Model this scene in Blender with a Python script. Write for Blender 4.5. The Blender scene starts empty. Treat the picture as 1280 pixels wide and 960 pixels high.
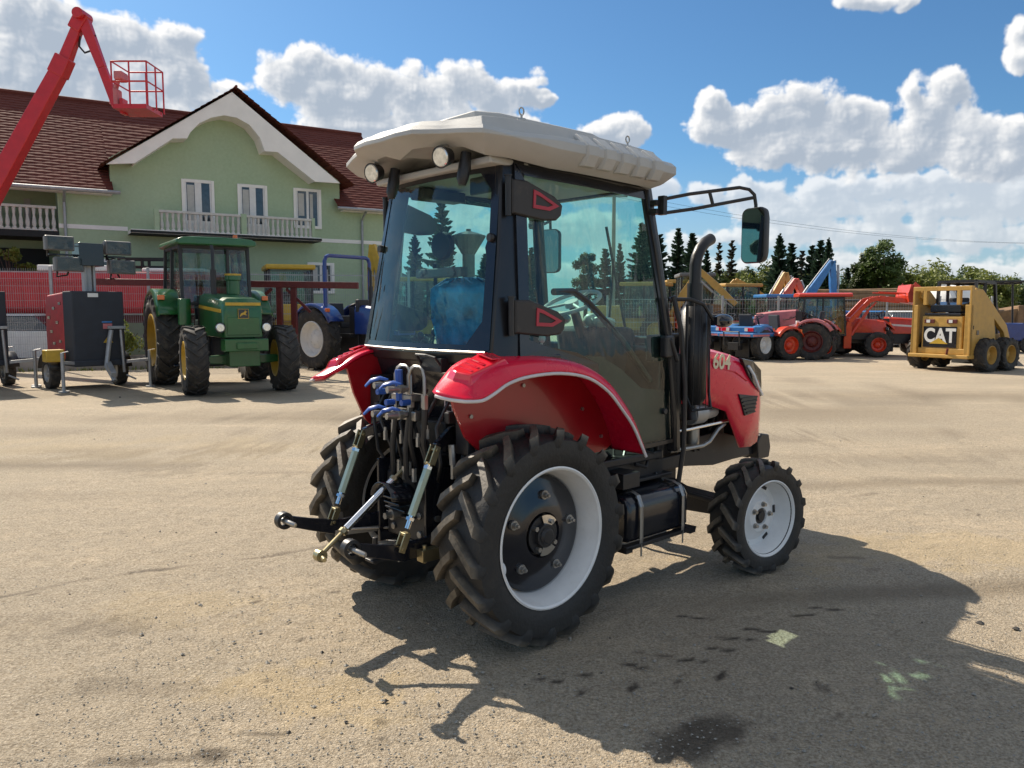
import bpy, bmesh, math, random
import numpy as np
from mathutils import Vector, Matrix, Euler
R = math.radians; PI = math.pi
random.seed(7)
scene = bpy.context.scene
COL = scene.collection
V = Vector

# ------------------------------------------------------------------ camera
CF, CH, CP = 985.16, 1.668, 0.0939
cam_d = bpy.data.cameras.new('camera'); cam = bpy.data.objects.new('camera', cam_d); COL.objects.link(cam)
cam.location = (0, 0, CH); cam.rotation_euler = (PI/2 - CP, 0, 0)
cam_d.sensor_width = 36; cam_d.lens = 36*CF/1280; cam_d.clip_start = 0.05; cam_d.clip_end = 3000
scene.camera = cam
_c, _s = math.cos(CP), math.sin(CP)
def ray(u, v):
    X = (u-640)/CF; W = (480-v)/CF
    return V((X, _c + W*_s, -_s + W*_c))
def gnd(u, v, z=0):
    r = ray(u, v); return V((0, 0, CH)) + r*((z-CH)/r.z)
def at(u, v, Y):
    r = ray(u, v); return V((0, 0, CH)) + r*(Y/r.y)

# ------------------------------------------------------------------ materials
def new_mat(name):
    m = bpy.data.materials.new(name); m.use_nodes = True
    nt = m.node_tree; b = nt.nodes['Principled BSDF']
    return m, nt, b
def nd(nt, t, **kw):
    n = nt.nodes.new(t)
    for k, v in kw.items():
        if k in n.inputs.keys(): n.inputs[k].default_value = v
        else: setattr(n, k, v)
    return n
def mixc(nt, f, a, b, mode='MIX'):
    m = nt.nodes.new('ShaderNodeMix'); m.data_type = 'RGBA'; m.blend_type = mode
    for i, x in ((0, f), (6, a), (7, b)):
        if hasattr(x, 'links'): nt.links.new(x, m.inputs[i])
        elif x is not None:
            m.inputs[i].default_value = x if i == 0 else (tuple(x)+(1,) if len(x) == 3 else x)
    return m.outputs[2]
def noise(nt, co, scale, detail=4, rough=.55, dist=0):
    n = nd(nt, 'ShaderNodeTexNoise'); n.inputs['Scale'].default_value = scale
    n.inputs['Detail'].default_value = detail; n.inputs['Roughness'].default_value = rough
    n.inputs['Distortion'].default_value = dist
    nt.links.new(co, n.inputs['Vector']); return n.outputs['Fac']
def ramp(nt, x, p0, p1, c0=(0, 0, 0), c1=(1, 1, 1)):
    r = nt.nodes.new('ShaderNodeValToRGB'); e = r.color_ramp.elements
    e[0].position = p0; e[1].position = p1; e[0].color = tuple(c0)+(1,); e[1].color = tuple(c1)+(1,)
    nt.links.new(x, r.inputs[0]); return r.outputs[0]
def pm(name, col, rough=.5, metal=0, var=.15, dust=0., dustcol=(.30, .24, .17), coat=0, bump=0, bscale=60, nscale=6, spec=.5):
    """procedural paint / plastic / metal with uneven tone, dust and fine bump"""
    m, nt, b = new_mat(name)
    co = nt.nodes.new('ShaderNodeTexCoord').outputs['Object']
    n1 = noise(nt, co, nscale, 5)
    f = ramp(nt, n1, .3, .7)
    c = mixc(nt, f, tuple(x*(1-var) for x in col), tuple(min(1, x*(1+var)) for x in col))
    rr = nt.nodes.new('ShaderNodeMapRange'); rr.inputs[3].default_value = max(.03, rough*.8); rr.inputs[4].default_value = min(1, rough*1.25)
    nt.links.new(n1, rr.inputs[0]); rout = rr.outputs[0]
    if dust > 0:
        n2 = noise(nt, co, nscale*2.3, 6, .65)
        d = ramp(nt, n2, .62-.3*dust, .85-.1*dust)
        dm = nt.nodes.new('ShaderNodeMath'); dm.operation = 'MULTIPLY'; dm.inputs[1].default_value = min(1, dust*1.3)
        nt.links.new(d, dm.inputs[0])
        c = mixc(nt, dm.outputs[0], c, dustcol)
    nt.links.new(c, b.inputs['Base Color']); nt.links.new(rout, b.inputs['Roughness'])
    b.inputs['Metallic'].default_value = metal; b.inputs['Coat Weight'].default_value = coat
    b.inputs['Coat Roughness'].default_value = .05; b.inputs['Specular IOR Level'].default_value = spec
    if bump:
        bp = nt.nodes.new('ShaderNodeBump'); bp.inputs['Strength'].default_value = bump; bp.inputs['Distance'].default_value = .01
        nt.links.new(noise(nt, co, bscale, 4), bp.inputs['Height']); nt.links.new(bp.outputs[0], b.inputs['Normal'])
    return m
def glass(name, tint, ior=1.6, rough=.02, dirt=0.05):
    """thin tinted pane: clear body that lets tinted light through, mirror reflection by angle, a little dust"""
    m, nt, b = new_mat(name); nt.nodes.remove(b)
    out = nt.nodes['Material Output']
    t = nd(nt, 'ShaderNodeBsdfTransparent'); t.inputs[0].default_value = tuple(tint)+(1,)
    g = nd(nt, 'ShaderNodeBsdfGlossy'); g.inputs['Roughness'].default_value = rough
    lw = nd(nt, 'ShaderNodeLayerWeight'); f0 = ((ior-1)/(ior+1))**2
    pw = nt.nodes.new('ShaderNodeMath'); pw.operation = 'POWER'; pw.inputs[1].default_value = 4.5; nt.links.new(lw.outputs['Facing'], pw.inputs[0])
    fr = nt.nodes.new('ShaderNodeMath'); fr.operation = 'MULTIPLY_ADD'; fr.inputs[1].default_value = 1-f0; fr.inputs[2].default_value = f0; nt.links.new(pw.outputs[0], fr.inputs[0])
    gc = nt.nodes.new('ShaderNodeTexCoord').outputs['Object']; mpp = nt.nodes.new('ShaderNodeMapping'); mpp.inputs['Scale'].default_value = (3.5, 3.5, .7); nt.links.new(gc, mpp.inputs[0])
    bpn = nt.nodes.new('ShaderNodeBump'); bpn.inputs['Strength'].default_value = .35; bpn.inputs['Distance'].default_value = .02; nt.links.new(noise(nt, mpp.outputs[0], 2.2, 2, .5, .6), bpn.inputs['Height']); nt.links.new(bpn.outputs[0], g.inputs['Normal'])
    ms = nt.nodes.new('ShaderNodeMixShader')
    nt.links.new(fr.outputs[0], ms.inputs[0]); nt.links.new(t.outputs[0], ms.inputs[1]); nt.links.new(g.outputs[0], ms.inputs[2])
    d = nd(nt, 'ShaderNodeBsdfDiffuse'); d.inputs[0].default_value = (.45, .42, .36, 1)
    co = nt.nodes.new('ShaderNodeTexCoord').outputs['Object']
    dn = ramp(nt, noise(nt, co, 5, 6, .7), .45, .8)
    mu = nt.nodes.new('ShaderNodeMath'); mu.operation = 'MULTIPLY'; mu.inputs[1].default_value = dirt*2
    nt.links.new(dn, mu.inputs[0])
    m2 = nt.nodes.new('ShaderNodeMixShader'); nt.links.new(mu.outputs[0], m2.inputs[0])
    nt.links.new(ms.outputs[0], m2.inputs[1]); nt.links.new(d.outputs[0], m2.inputs[2])
    nt.links.new(m2.outputs[0], out.inputs[0])
    return m

M = {}
M['red'] = pm('red_paint', (.72, .008, .045), .27, 0, .05, .05, coat=.3, spec=.35)
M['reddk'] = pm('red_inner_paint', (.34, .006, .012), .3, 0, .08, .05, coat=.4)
M['lamp'] = pm('red_lamp_plastic', (.75, .012, .03), .12, 0, .05, coat=1)
M['lip'] = pm('white_edge_trim', (.62, .58, .58), .5, 0, .1, .1)
M['roof'] = pm('beige_grey_plastic', (.43, .43, .415), .55, 0, .06, .12, bump=.15, bscale=240)
M['black'] = pm('black_gloss', (.012, .013, .018), .18, 0, .2, .05, coat=.3)
M['blackm'] = pm('black_satin', (.018, .018, .02), .42, 0, .25, .12, bump=.1)
M['frame'] = pm('cab_frame_paint', (.012, .012, .014), .32, 0, .2, .08, coat=.15)
M['rubber'] = pm('tyre_rubber', (.026, .024, .021), .62, 0, .3, .55, dustcol=(.12, .10, .075), bump=.35, bscale=45, nscale=4)
def tread_mat(name, Rr):
    m = pm(name, (.022, .021, .020), .6, 0, .3, .25, dustcol=(.10, .085, .065), bump=.35, bscale=45, nscale=4); nt = m.node_tree; b = nt.nodes['Principled BSDF']
    co = nt.nodes.new('ShaderNodeTexCoord').outputs['Object']; mul = nt.nodes.new('ShaderNodeVectorMath'); mul.operation = 'MULTIPLY'; mul.inputs[1].default_value = (1, 0, 1); nt.links.new(co, mul.inputs[0])
    ln = nt.nodes.new('ShaderNodeVectorMath'); ln.operation = 'LENGTH'; nt.links.new(mul.outputs[0], ln.inputs[0])
    mr = nt.nodes.new('ShaderNodeMapRange'); mr.inputs[1].default_value = Rr*.925; mr.inputs[2].default_value = Rr*.985; nt.links.new(ln.outputs['Value'], mr.inputs[0])
    nn = ramp(nt, noise(nt, co, 14, 6, .65), .25, .6); k = nt.nodes.new('ShaderNodeMath'); k.operation = 'MULTIPLY'; nt.links.new(mr.outputs[0], k.inputs[0]); nt.links.new(nn, k.inputs[1])
    old = b.inputs['Base Color'].links[0].from_socket; nt.links.new(mixc(nt, k.outputs[0], old, (.15, .125, .092)), b.inputs['Base Color']); return m
M['tread_rear'] = tread_mat('rear_tyre_rubber', .545); M['tread_front'] = tread_mat('front_tyre_rubber', .363)
M['rubberfar'] = pm('dusty_tyre_rubber', (.028, .026, .024), .75, 0, .25, .45, dustcol=(.17, .14, .105), bump=.2, bscale=30, nscale=3)
M['rimw'] = pm('white_rim_paint', (.76, .76, .75), .4, 0, .06, .14, coat=.1, nscale=9)
M['steel'] = pm('zinc_steel', (.38, .37, .35), .4, .9, .12, .10, bump=.1)
M['chrome'] = pm('bright_steel', (.72, .72, .72), .15, 1, .05, .02)
M['zincg'] = pm('greenish_zinc', (.42, .48, .38), .35, .75, .15, .12)
M['gold'] = pm('yellow_zinc', (.40, .34, .20), .35, .85, .2, .1)
M['blueh'] = pm('blue_handle', (.02, .09, .38), .35, 0, .1)
M['bluep'] = pm('blue_paint', (.012, .04, .20), .3, 0, .1, .12, coat=.5)
M['bluel'] = pm('light_blue_paint', (.03, .17, .42), .35, 0, .12, .12, coat=.3)
M['teal'] = pm('teal_paint', (.07, .25, .30), .45, 0, .12, .15)
M['green'] = pm('green_paint', (.015, .105, .028), .32, 0, .12, .14, coat=.4)
M['yel'] = pm('yellow_paint', (.52, .33, .03), .4, 0, .12, .2)
M['catyel'] = pm('ochre_yellow_paint', (.46, .27, .06), .5, 0, .12, .22)
M['ored'] = pm('orange_red_paint', (.58, .045, .012), .35, 0, .12, .15, coat=.3)
M['dred'] = pm('dark_red_steel', (.10, .012, .010), .5, 0, .2, .2)
M['boom'] = pm('boom_red_paint', (.50, .014, .020), .4, 0, .1, .10, coat=.2)
M['pink'] = pm('faded_red_paint', (.50, .16, .17), .55, 0, .15, .2)
M['white'] = pm('white_paint', (.68, .68, .66), .45, 0, .06, .15)
M['tred'] = pm('worn_red_sheet', (.40, .045, .05), .5, 0, .2, .25)
M['balu'] = pm('grey_cast_stone', (.56, .55, .51), .85, 0, .12, .2, nscale=5)
M['offw'] = pm('offwhite_plaster', (.80, .79, .75), .8, 0, .05, .05, nscale=2)
M['grey'] = pm('grey_plastic', (.11, .115, .12), .5, 0, .15, .2)
M['lgrey'] = pm('galvanised_grey', (.34, .35, .36), .45, .5, .15, .15)
M['orange'] = pm('orange_lamp', (.75, .16, .02), .2, 0, .05, coat=.5)
M['seat'] = pm('seat_cloth', (.03, .035, .045), .8, 0, .2)
M['film'] = pm('blue_plastic_film', (.02, .24, .50), .2, 0, .6, nscale=9, bump=.8, bscale=14, coat=.6)
M['cloth'] = pm('white_plastic_bag', (.65, .68, .62), .35, 0, .2, nscale=12, bump=.6, bscale=20)
M['mirror'] = pm('mirror_glass', (.32, .34, .33), .02, 1, .0)
M['lens'] = pm('lamp_lens', (.75, .78, .78), .12, .6, .25, nscale=40)
M['glass'] = glass('tinted_green_glass', (.60, .85, .80), 1.62, .01, .05)
M['glassb'] = glass('machine_window_glass', (.45, .62, .58), 1.7, .03, .18)
M['glassc'] = glass('light_tower_lens', (.6, .62, .62), 1.6, .05, .2)
M['txt'] = pm('cream_lettering', (.72, .62, .42), .5, 0, .05)
M['hinge'] = pm('hinge_plastic', (.030, .027, .026), .55, 0, .2, .15)
M['hingered'] = pm('red_outline', (.40, .03, .05), .5, 0, .1)
M['wood'] = pm('brown_timber', (.20, .12, .06), .8, 0, .3, .2, nscale=3)
M['concrete'] = pm('concrete', (.30, .28, .24), .9, 0, .15, .3, nscale=3, bump=.3)
M['bark'] = pm('bark', (.09, .065, .045), .9, 0, .3, nscale=10, bump=.5)
M['led'] = pm('led_strip', (.75, .82, .9), .25, 0, .02)
M['skin'] = M['white']

# ------------------------------------------------------------------ mesh builder
class MB:
    def __init__(s): s.bm = bmesh.new()
    def vs(s, pts): return [s.bm.verts.new(p) for p in pts]
    def face(s, pts):
        try: return s.bm.faces.new(s.vs(pts))
        except ValueError: return None
    def hexa(s, p):
        v = s.vs(p)
        for f in ((3, 2, 1, 0), (4, 5, 6, 7), (0, 1, 5, 4), (1, 2, 6, 5), (2, 3, 7, 6), (3, 0, 4, 7)):
            s.bm.faces.new([v[i] for i in f])
        return s
    def box(s, c, d, rot=None, M4=None):
        hx, hy, hz = d[0]/2, d[1]/2, d[2]/2
        p = [V(q) for q in ((-hx, -hy, -hz), (hx, -hy, -hz), (hx, hy, -hz), (-hx, hy, -hz), (-hx, -hy, hz), (hx, -hy, hz), (hx, hy, hz), (-hx, hy, hz))]
        if rot is not None:
            E_ = Euler(rot).to_matrix(); p = [E_ @ q for q in p]
        c = V(c); p = [q+c for q in p]
        if M4 is not None: p = [M4 @ q for q in p]
        return s.hexa(p)
    def bb(s, x0, x1, y0, y1, z0, z1): return s.box(((x0+x1)/2, (y0+y1)/2, (z0+z1)/2), (abs(x1-x0), abs(y1-y0), abs(z1-z0)))
    def loft(s, rings, closed=True, caps=True):
        rv = [s.vs(r) for r in rings]; n = len(rings[0])
        for a, b in zip(rv, rv[1:]):
            for i in range(n if closed else n-1):
                j = (i+1) % n
                try: s.bm.faces.new((a[i], a[j], b[j], b[i]))
                except ValueError: pass
        if caps and closed:
            for r in (rv[0][::-1], rv[-1]):
                try: s.bm.faces.new(r)
                except ValueError: pass
        return s
    def cyl(s, a, b, r, r2=None, n=14, caps=True):
        a, b = V(a), V(b); d = (b-a)
        if d.length < 1e-6: return s
        d.normalize(); u = d.orthogonal().normalized(); w = d.cross(u)
        r2 = r if r2 is None else r2
        rings = [[p + u*q*math.cos(t) + w*q*math.sin(t) for t in (2*PI*k/n for k in range(n))] for p, q in ((a, r), (b, r2))]
        return s.loft(rings, True, caps)
    def tube(s, pts, r, n=8, flat=1, up=None):
        pts = [V(p) for p in pts]; rings = []; u = None
        for i, p in enumerate(pts):
            d = (pts[min(i+1, len(pts)-1)] - pts[max(i-1, 0)]).normalized()
            if u is None: u = (V(up) if up else d.orthogonal()); 
            u = (u - d*u.dot(d)); u = u.normalized() if u.length > 1e-5 else d.orthogonal().normalized()
            w = d.cross(u); rr = r[i] if isinstance(r, (list, tuple)) else r
            rings.append([p + u*rr*math.cos(t) + w*rr*flat*math.sin(t) for t in (2*PI*k/n for k in range(n))])
        return s.loft(rings)
    def bar(s, a, b, w, h, up=(0, 0, 1)):
        a, b = V(a), V(b); d = (b-a).normalized(); up = V(up)
        sd = d.cross(up); sd = sd.normalized() if sd.length > 1e-4 else d.orthogonal().normalized(); uu = sd.cross(d)
        q = [sd*w/2+uu*h/2, -sd*w/2+uu*h/2, -sd*w/2-uu*h/2, sd*w/2-uu*h/2]
        return s.loft([[a+k for k in q], [b+k for k in q]])
    def prism(s, poly, t0, t1, ax='y', f=None):
        """2D polygon extruded along ax between t0 and t1"""
        mk = {'y': lambda p, t: (p[0], t, p[1]), 'x': lambda p, t: (t, p[0], p[1]), 'z': lambda p, t: (p[0], p[1], t)}[ax]
        a = [V(mk(p, t0)) for p in poly]; b = [V(mk(p, t1)) for p in poly]
        if f: a = [f(p) for p in a]; b = [f(p) for p in b]
        return s.loft([a, b])
    def lathe(s, prof, n=48, c=(0, 0, 0), ax='y', caps=False, full=True):
        """prof = [(axial, radius)], revolved about ax through c"""
        rings = []
        for k in range(n):
            t = 2*PI*k/n; r = []
            for a, q in prof:
                if ax == 'y': p = (q*math.sin(t), a, q*math.cos(t))
                elif ax == 'z': p = (q*math.cos(t), q*math.sin(t), a)
                else: p = (a, q*math.sin(t), q*math.cos(t))
                r.append(V(p)+V(c))
            rings.append(r)
        rv = [s.vs(r) for r in rings]
        for i in range(n):
            a, b = rv[i], rv[(i+1) % n]
            for j in range(len(prof)-1):
                try: s.bm.faces.new((a[j], a[j+1], b[j+1], b[j]))
                except ValueError: pass
        return s
    def ball(s, c, r, seg=16, rings=10, rot=None):
        r = (r, r, r) if not isinstance(r, (tuple, list)) else r
        E_ = Euler(rot).to_matrix() if rot else Matrix.Identity(3)
        m = Matrix.Translation(V(c)) @ E_.to_4x4() @ Matrix.Diagonal((*r, 1))
        bmesh.ops.create_uvsphere(s.bm, u_segments=seg, v_segments=rings, radius=1, matrix=m); return s
    def sheet(s, rows, thick=0, up=None):
        """grid of points -> surface, optionally with thickness (offset vector up)"""
        nr, nc = len(rows), len(rows[0])
        def grid(rs, flip):
            vv = [s.vs(r) for r in rs]
            for i in range(nr-1):
                for j in range(nc-1):
                    q = [vv[i][j], vv[i][j+1], vv[i+1][j+1], vv[i+1][j]]
                    try: s.bm.faces.new(q[::-1] if flip else q)
                    except ValueError: pass
            return vv
        a = grid(rows, False)
        if thick:
            b = grid([[V(p)+V(up)*thick for p in r] for r in rows], True)
            def rim(l1, l2):
                for k in range(len(l1)-1):
                    try: s.bm.faces.new((l1[k], l2[k], l2[k+1], l1[k+1]))
                    except ValueError: pass
            rim(a[0], b[0]); rim(a[-1][::-1], b[-1][::-1])
            rim([r[0] for r in a][::-1], [r[0] for r in b][::-1]); rim([r[-1] for r in a], [r[-1] for r in b])
        return s
    def xf(s, m):
        bmesh.ops.transform(s.bm, matrix=m, verts=s.bm.verts); return s
    def build_each(s, name, mat, parent=None, **k):
        """one object per connected piece"""
        bmesh.ops.remove_doubles(s.bm, verts=s.bm.verts, dist=1e-5); todo = set(s.bm.verts); out = []
        while todo:
            st = [todo.pop()]; isl = set(st)
            while st:
                v = st.pop()
                for e in v.link_edges:
                    w = e.other_vert(v)
                    if w not in isl: isl.add(w); st.append(w)
            todo -= isl; m = MB(); mp = {v: m.bm.verts.new(v.co) for v in isl}
            for f in {f for v in isl for f in v.link_faces}:
                try: m.bm.faces.new([mp[v] for v in f.verts])
                except ValueError: pass
            out.append(m.build(name, mat, parent, **k))
        s.bm.free(); return out
    def build(s, name, mat, parent=None, smooth=None, bevel=0, solid=0, seg=2):
        bmesh.ops.remove_doubles(s.bm, verts=s.bm.verts, dist=1e-5)
        bmesh.ops.recalc_face_normals(s.bm, faces=s.bm.faces)
        me = bpy.data.meshes.new(name)
        if smooth is not None:
            for f in s.bm.faces: f.smooth = True
            th = R(smooth)
            for e in s.bm.edges:
                if len(e.link_faces) == 2 and e.calc_face_angle(0) > th: e.smooth = False
        s.bm.to_mesh(me); s.bm.free()
        o = bpy.data.objects.new(name, me); COL.objects.link(o)
        if isinstance(mat, str): mat = M[mat]
        me.materials.append(mat)
        if parent: o.parent = parent
        if solid:
            md = o.modifiers.new('solid', 'SOLIDIFY'); md.thickness = solid; md.offset = 0
        if bevel:
            md = o.modifiers.new('bevel', 'BEVEL'); md.width = bevel; md.segments = seg; md.limit_method = 'ANGLE'; md.angle_limit = R(40)
        return o
def tag(o, label=None, cat=None, group=None, kind=None):
    if label: o['label'] = label
    if cat: o['category'] = cat
    if group: o['group'] = group
    if kind: o['kind'] = kind
    return o
def thing(name, label, cat, loc=(0, 0, 0), rz=0, group=None):
    o = bpy.data.objects.new(name, None); COL.objects.link(o); o.location = loc; o.rotation_euler = (0, 0, rz)
    o.empty_display_size = .3
    return tag(o, label, cat, group)
def kids(o): return [c for c in bpy.data.objects if c.parent == o]
def copy_tree(o, parent=None):
    c = o.copy(); COL.objects.link(c); c.parent = parent
    for ch in list(kids(o)): copy_tree(ch, c)
    return c
def text_mesh(name, body, size, mat, parent, m4, ext=.002, bold=0, xs=1):
    cu = bpy.data.curves.new(name, 'FONT'); cu.body = body; cu.size = size; cu.extrude = ext; cu.offset = bold
    cu.align_x = 'CENTER'; cu.align_y = 'CENTER'; cu.space_character = 1.02
    t = bpy.data.objects.new(name, cu); COL.objects.link(t)
    bpy.context.view_layer.update()
    me = bpy.data.meshes.new_from_object(t.evaluated_get(bpy.context.evaluated_depsgraph_get()))
    bpy.data.objects.remove(t)
    me.transform(m4 @ Matrix.Diagonal((xs, 1, 1, 1))); me.materials.clear(); me.materials.append(M[mat] if isinstance(mat, str) else mat)
    o = bpy.data.objects.new(name, me); COL.objects.link(o); o.parent = parent
    return o
def basis(o, x, y):
    """matrix placing local x,y axes (z = normal) at o"""
    x = V(x).normalized(); y = V(y); y = (y - x*y.dot(x)).normalized(); z = x.cross(y)
    m = Matrix((x, y, z)).transposed().to_4x4(); m.translation = V(o); return m

# ------------------------------------------------------------------ wheels
def tyre_mb(Rr, w, rr, n, lh, side_n=3, nl=96, delta=None):
    s = MB(); H = Rr-rr; Rc = Rr-lh
    prof = [(-.40*w, rr), (-.47*w, rr+.12*H), (-.515*w, rr+.45*H), (-.50*w, rr+.72*H), (-.44*w, Rc-.02*H), (-.25*w, Rc+.01*H), (0, Rc+.02*H),
            (.25*w, Rc+.01*H), (.44*w, Rc-.02*H), (.50*w, rr+.72*H), (.515*w, rr+.45*H), (.47*w, rr+.12*H), (.40*w, rr), (-.40*w, rr)]
    s.lathe(prof, nl)
    if delta is None: delta = .95*(w/2)/Rr
    pt = lambda th, y, r: V((r*math.sin(th), y, r*math.cos(th)))
    for sd in (-1, 1):
        for k in range(n):
            th0 = 2*PI*k/n + (PI/n if sd > 0 else 0)
            path = [(-.02, Rc-.03, Rr, 0, .75, .6), (.16, Rc-.03, Rr, .30, .85, .62), (.34, Rc-.03, Rr-.004, .68, 1, .72), (.480, Rc-.04, Rr-.006, 1.0, 1.15, .85),
                    (.530, rr+.62*H, Rr-.18*H, 1.12, 1.05, .8), (.508, rr+.45*H, rr+.53*H, 1.16, .8, .5)]
            hb = lh*1.15/Rr
            rings = []
            for y, rb, rt, dl, wb, wt in path:
                th = th0 - delta*dl; y = y*w*sd
                rings.append([pt(th-hb*wb, y if y else 0, rb), pt(th-hb*wt*.7, y, rt), pt(th+hb*wt*.55, y, rt), pt(th+hb*wb*.8, y, rb)])
            # keep the base of the last rings inside the sidewall
            for i in (3, 4, 5):
                r_ = rings[i]; off = V((0, -.05*w*sd, 0))
                r_[0] = r_[0]+off; r_[3] = r_[3]+off
            s.loft(rings)
    return s
def wheel(parent, name, loc, side, Rr, w, rr, n, lh, rim_mb, rim_mat, tyre_mat='rubber', rot=0, extras=None, steer=0, src=None):
    """side -1 = right wheel (outer face towards -y)"""
    if src is not None:
        o = copy_tree(src, parent)
    else:
        o = rim_mb.build(name, rim_mat, parent, smooth=35)
        t = tyre_mb(Rr, w, rr, n, lh).build('tyre', tyre_mat, o, smooth=38)
        if extras: extras(o)
    o.location = loc; o.scale = (1, 1 if side < 0 else -1, 1); o.rotation_euler = (0, 0, steer)
    return o
# ================================================================== MAIN TRACTOR
PHI = .8306
fw = V((math.sin(PHI), math.cos(PHI), 0)); lf = V((-math.cos(PHI), math.sin(PHI), 0))
org = V((.2076, 3.8042, 0)) + lf*.742
TR = thing('tractor', 'large red compact tractor with enclosed glass cab and beige roof, in the foreground', 'tractor', org, math.atan2(fw.y, fw.x))

# ---- rear wheels
def rear_rim():
    s = MB(); a = .145
    prof = [(a, .357), (a+.004, .349), (a-.004, .339), (.125, .335), (.10, .322), (.045, .312), (.0, .300), (-.07, .300), (-.10, .312), (-.13, .33), (-.145, .357),
            (-.12, .342), (-.09, .322), (-.07, .310), (0, .310), (.05, .322), (.11, .335), (a, .357)]
    s.lathe([(-x, r) for x, r in prof], 72)
    for k in range(1):   # mounting lug welded in the rim
        t = 4.35
        s.ball((.315*math.sin(t), -.06, .315*math.cos(t)), (.03, .05, .045))
    return s
def rear_extras(o):
    d = MB(); f = -1
    prof = [(.0, .297), (.02, .292), (.028, .27), (.032, .22), (.058, .17), (.062, .115), (.035, .105), (.03, .0)]
    d.lathe([(f*(x-.03), r) for x, r in prof] + [(.045, 0), (.045, .297), (.03, .297)], 64)
    d.xf(Matrix.Translation((0, -.035, 0))); disc = d.build('wheel_disc', 'black', o, smooth=35)
    h = MB(); h.cyl((0, -.02, 0), (0, -.035, 0), .098, n=32); h.cyl((0, -.03, 0), (0, -.06, 0), .06, n=24)
    h.cyl((0, -.06, 0), (0, -.075, 0), .045, .035, n=20)
    h.xf(Matrix.Translation((0, -.035, 0))); h.build('hub', 'blackm', o, smooth=35, bevel=.003)
    p = MB()
    for t0 in (.35, 2.9):
        ring = [(.104*math.sin(t0+q*1.1/6-.55), .104*math.cos(t0+q*1.1/6-.55)) for q in range(7)] + [(.05*math.sin(t0+.4-q*.8/4), .05*math.cos(t0+.4-q*.8/4)) for q in range(5)]
        p.prism(ring, -.042, -.046, 'y')
    p.xf(Matrix.Translation((0, -.035, 0))); p.build_each('hub_plate', 'chrome', o)
    for k in range(5):
        t = 2*PI*k/5+.1; b = MB(); x, z = .205*math.sin(t), .2*math.cos(t)
        b.cyl((x, -.008, z), (x, -.026, z), .024, n=20); b.cyl((x, -.026, z), (x, -.044, z), .0155, n=6); b.cyl((x, -.044, z), (x, -.058, z), .008, n=10)
        b.xf(Matrix.Translation((0, -.035, 0))); b.build('wheel_nut', 'steel', o, bevel=.001)
    for k in range(4):
        t = 2*PI*k/4+.6; b = MB(); x, z = .078*math.sin(t), .078*math.cos(t)
        b.cyl((x, -.070, z), (x, -.093, z), .013, n=6); b.build('hub_bolt', 'steel', o)
wr = wheel(TR, 'rear_wheel', (0, -.5975, .545), -1, .545, .305, .337, 18, .046, rear_rim(), 'rimw', 'tread_rear', extras=rear_extras)
wl = wheel(TR, 'rear_wheel', (0, .5975, .545), 1, 0, 0, 0, 0, 0, None, None, src=wr)
# ---- front wheels
def front_rim():
    s = MB(); a = .10
    prof = [(a, .244), (a+.003, .238), (a-.004, .231), (.08, .226), (.05, .214), (.0, .205), (-.02, .195), (-.022, .16), (.0, .125), (.026, .10), (.03, .055), (.02, .05), (.0, .05), (.0, .10), (-.035, .16), (-.04, .21), (-.08, .226), (-.1, .244), (-.085, .236), (-.05, .225), (.05, .225), (.085, .236), (a, .244)]
    s.lathe([(-x, r) for x, r in prof], 64); return s
def front_extras(o):
    h = MB(); h.cyl((0, .03, 0), (0, -.022, 0), .047, n=24); h.cyl((0, -.02, 0), (0, -.034, 0), .03, n=20)
    h.build('hub', 'blackm', o, smooth=35, bevel=.002)
    for k in range(5):
        t = 2*PI*k/5+.2; b = MB(); x, z = .078*math.sin(t), .078*math.cos(t)
        b.cyl((x, -.024, z), (x, -.036, z), .017, n=16); b.cyl((x, -.036, z), (x, -.052, z), .012, n=6); b.build('wheel_nut', 'steel', o)
    b = MB()
    for k in range(6):
        t = 2*PI*k/6+.45; b.box((.185*math.sin(t), .0185, .185*math.cos(t)), (.05, .004, .02), rot=(0, t, 0))
    b.build('rim_slot', 'blackm', o)
fr = wheel(TR, 'front_wheel', (1.758, -.83, .363), -1, .363, .212, .226, 15, .038, front_rim(), 'rimw', 'tread_front', extras=front_extras, steer=-.1458)
fl = wheel(TR, 'front_wheel', (1.758, .83, .363), 1, 0, 0, 0, 0, 0, None, None, src=fr, steer=-.1458)

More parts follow.
